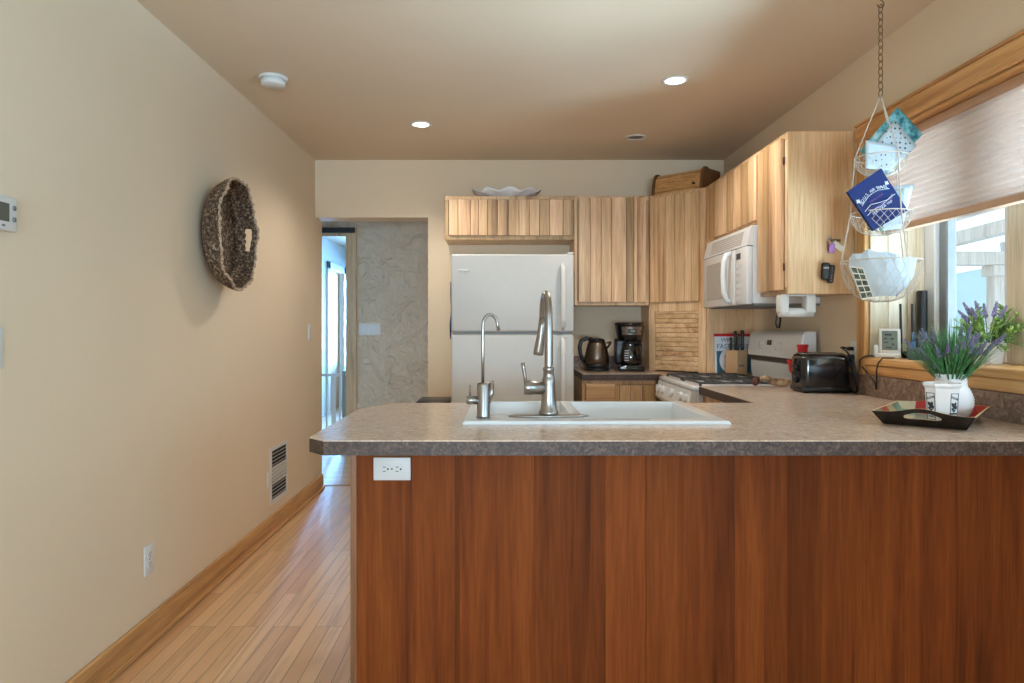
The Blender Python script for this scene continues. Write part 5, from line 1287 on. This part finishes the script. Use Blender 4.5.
# ------------------------------------------------------------------ left wall things
bc = Vector((XL, 3.265, 1.657)); t = thing('woven_basket', 'round brown woven bowl basket hung on the left wall', 'basket', (XL+.002, 3.265, 1.40))
prof = [(0, .012), (.45, .012), (.68, .014), (.80, .026), (.90, .055), (.96, .085), (1.0, .118)]
def prf(v):
    x = v*(len(prof)-1); i = min(int(x), len(prof)-2); f_ = x-i
    return prof[i][0]*(1-f_)+prof[i+1][0]*f_, prof[i][1]*(1-f_)+prof[i+1][1]*f_
def wf(u, v):
    a = 2*PI*u; r_, d = prf(v); rows = 34; row = int(v*rows)
    w_ = .0035*math.sin(a*46+(row % 2)*PI)*(1 if r_ > .15 else r_/.15)+.0025*math.sin(v*rows*2*PI)
    sc = max(0, (v-.72)/.28)
    d2_ = d+.004*sc*math.sin(6*a+.8)+.003*sc*math.sin(11*a); rs = r_*(1+.012*sc*math.sin(7*a+.3)+.010*sc*math.sin(13*a))
    ry = .232*rs+w_*.6; rz = .260*rs+w_*.6
    return (XL+.002+d2_+w_*.5*(1-sc), 3.265+ry*math.cos(a), 1.657+rz*math.sin(a))
def hole(u, v):
    a = (u*2*PI+PI) % (2*PI)-PI
    for c in (0, PI):
        da = abs((a-c+PI) % (2*PI)-PI)
        if da < .23 and .74 < v < .90: return True
    return False
b = MB(); b.grid(wf, 190, 66, closed_u=True, skip=hole); bs_ = obj('woven_bowl', b, M['wicker'], t, recalc=False)
sd = bs_.modifiers.new('thick', 'SOLIDIFY'); sd.thickness = .012; sd.offset = 0
b = MB(); b.tube([Vector(wf(k/120, 1.0))+Vector((.002+.002*math.sin(k*1.9), 0, 0)) for k in range(120)], [.0062+.0018*math.sin(k*1.9) for k in range(120)], 8, closed=True); obj('braided_rim', b, M['rimw'], t)

def switchplate(name, label, F, gangs, w=None, h=.114):
    t = thing(name, label, 'light switch', F.translation, group='light switches'); w = w or (.024+.046*gangs)
    b = MB(); b.M = F; b.box(-w/2, w/2, .0002, .006, -h/2, h/2, .002, seg=2); obj('cover_plate', b, M['whitep'], t)
    for k in range(gangs):
        c = (k-(gangs-1)/2)*.046; b = MB(); b.M = F @ Matrix.Translation((c, 0, 0)); b.box(-.0165, .0165, .005, .0085, -.033, .033, .001)
        r_ = obj('rocker', b, M['white'], t)
    return t
LW_ = lambda y, z: frame((XL, y, z), (0, -1, 0), (1, 0, 0))
switchplate('switch_plate', 'white single switch on the left wall near the doorway', LW_(4.885, 1.183), 1)
switchplate('switch_plate', 'white switch cut off at the left edge of the picture', LW_(1.847, 1.163), 1)
switchplate('switch_plate', 'white four-gang switch on the rough plaster hall wall', frame((-1.265, 6.6, 1.20), (1, 0, 0), (0, -1, 0)), 4)
t = thing('thermostat', 'white thermostat with small dark screen at the left edge of the wall', 'thermostat', (XL, 1.87, 1.47))
F = LW_(1.85, 1.528); b = MB(); b.M = F; b.box(-.06, .085, .0002, .024, -.047, .047, .004, seg=2); cs = obj('case', b, M['whitep'], t)
b = MB(); b.M = F; b.box(-.028, .055, .0235, .0248, -.022, .028, .001); obj('screen', b, flat('dim_lcd', (84, 90, 82), .3), cs)
for zz in (.018, -.014):
    b = MB(); b.M = F; b.cyl((-.046, .0235, zz), (-.046, .0265, zz), .007, 12); obj('button', b, M['grey'], cs)
b = MB(); b.M = F; b.box(-.012, .0, .0235, .0255, -.037, -.031, .001); obj('button', b, M['grey'], cs)

t = thing('wall_vent', 'white slatted floor vent grille low on the left wall', 'vent', (XL, 4.22, .15))
F = LW_(4.22, .335); b = MB(); b.M = F; w_, h_ = .165, .17
b.box(-w_, w_, .0002, .004, h_-.022, h_, .001); b.box(-w_, w_, .0002, .004, -h_, -h_+.03, .001); b.box(-w_, -w_+.03, .0002, .004, -h_+.03, h_-.022, .001); b.box(w_-.03, w_, .0002, .004, -h_+.03, h_-.022, .001)
fo_ = obj('frame', b, M['whitep'], t)
b = MB(); b.M = F; b.box(-w_+.025, w_-.025, .0002, .0012, -h_+.025, h_-.02); obj('backing', b, M['gap'], t)
for k in range(13):
    zz = -h_+.042+k*.0215; b = MB(); b.M = F @ Matrix.Translation((0, .0045, zz)) @ Matrix.Rotation(.55 if not 4 <= k <= 8 else 1.25, 4, 'X'); b.box(-w_+.03, w_-.03, -.006 if not 4 <= k <= 8 else -.012, .006 if not 4 <= k <= 8 else .012, -.0012, .0012); obj('slat', b, M['whitep'], t)
b = MB(); b.M = F; b.box(w_-.005, w_+.055, .0002, .008, -.05, .035, .003); obj('side_flange', b, M['whitep'], t)

# ------------------------------------------------------------------ ceiling things
def can(label, x, y, lit):
    t = thing('recessed_light', label, 'ceiling light', (x, y, H), group='recessed ceiling lights')
    b = MB(); b.M = Matrix.Translation((x, y, H)); b.lathe([(.048, -.0005), (.066, -.0005), (.066, -.003), (.06, -.006), (.05, -.006), (.048, -.0005)], 32, cap=False); obj('trim_ring', b, M['whitep'], t)
    b = MB(); b.M = Matrix.Translation((x, y, H)); b.lathe([(0, -.0035), (.03, -.0035), (.0475, -.002), (.0475, -.0005), (0, -.0005)], 28, cap=False); obj('lens', b, M['bulb'] if lit else M['grey'], t)
    if lit:
        d = bpy.data.lights.new('lamp', 'SPOT'); d.energy = 40; d.color = (1, .93, .84); d.spot_size = 2.6; d.spot_blend = .6; d.shadow_soft_size = .045
        o = bpy.data.objects.new('lamp', d); COL.objects.link(o); o.parent = t; o.location = (0, 0, -.06)
    return t
can('lit recessed ceiling light nearest the doorway on the left', -.487, 4.15, True)
can('lit recessed ceiling light on the right toward the window', .856, 3.41, True)
can('unlit recessed ceiling light near the corner cabinet', .86, 4.43, False)
t = thing('smoke_detector', 'white round smoke detector on the ceiling above the left wall', 'smoke detector', (-1.117, 3.37, H))
b = MB(); b.M = Matrix.Translation((-1.117, 3.37, H)); b.lathe([(0, -.0003), (.069, -.0003), (.069, -.012), (.064, -.014), (0, -.014)], 36, cap=False); obj('base', b, M['whitep'], t)
b = MB(); b.M = Matrix.Translation((-1.117, 3.37, H)); b.lathe([(0, -.0142), (.055, -.0142), (.055, -.018), (.06, -.02), (.057, -.038), (.05, -.043), (0, -.044)], 36, cap=False); obj('cap', b, M['whitep'], t)

# ------------------------------------------------------------------ hall things
t = thing('door_track', 'black sliding door track above the hall doorway', 'door track', (-1.7, 6.56, 2.13))
b = MB(); b.box(-2.3, -1.40, 6.548, 6.572, 2.115, 2.165, .004); obj('rail', b, M['dark'], t)
for x in (-2.2, -1.45):
    b = MB(); b.cyl((x, 6.548, 2.14), (x, 6.585, 2.14), .012, 12); obj('spacer', b, M['dark'], t)
t = thing('baby_gate', 'white barred safety gate standing in the hall doorway', 'gate', (-1.85, 6.64, 0))
b = MB(); b.box(-2.23, -1.48, 6.63, 6.655, .745, .772, .004); b.box(-2.23, -1.48, 6.63, 6.655, .04, .065, .004); obj('rails', b, M['white'], t)
b = MB(); b.box(-1.535, -1.505, 6.625, 6.66, .0, .80, .005); obj('latch_post', b, M['grey'], t)
for k in range(11):
    x = -2.2+k*.064; b = MB(); b.cyl((x, 6.6425, .06), (x, 6.6425, .75), .008, 10); obj('bar', b, M['white'], t)
b = MB(); b.box(-1.64, -1.60, 6.628, 6.657, .065, .745, .004); obj('bar', b, M['white'], t)
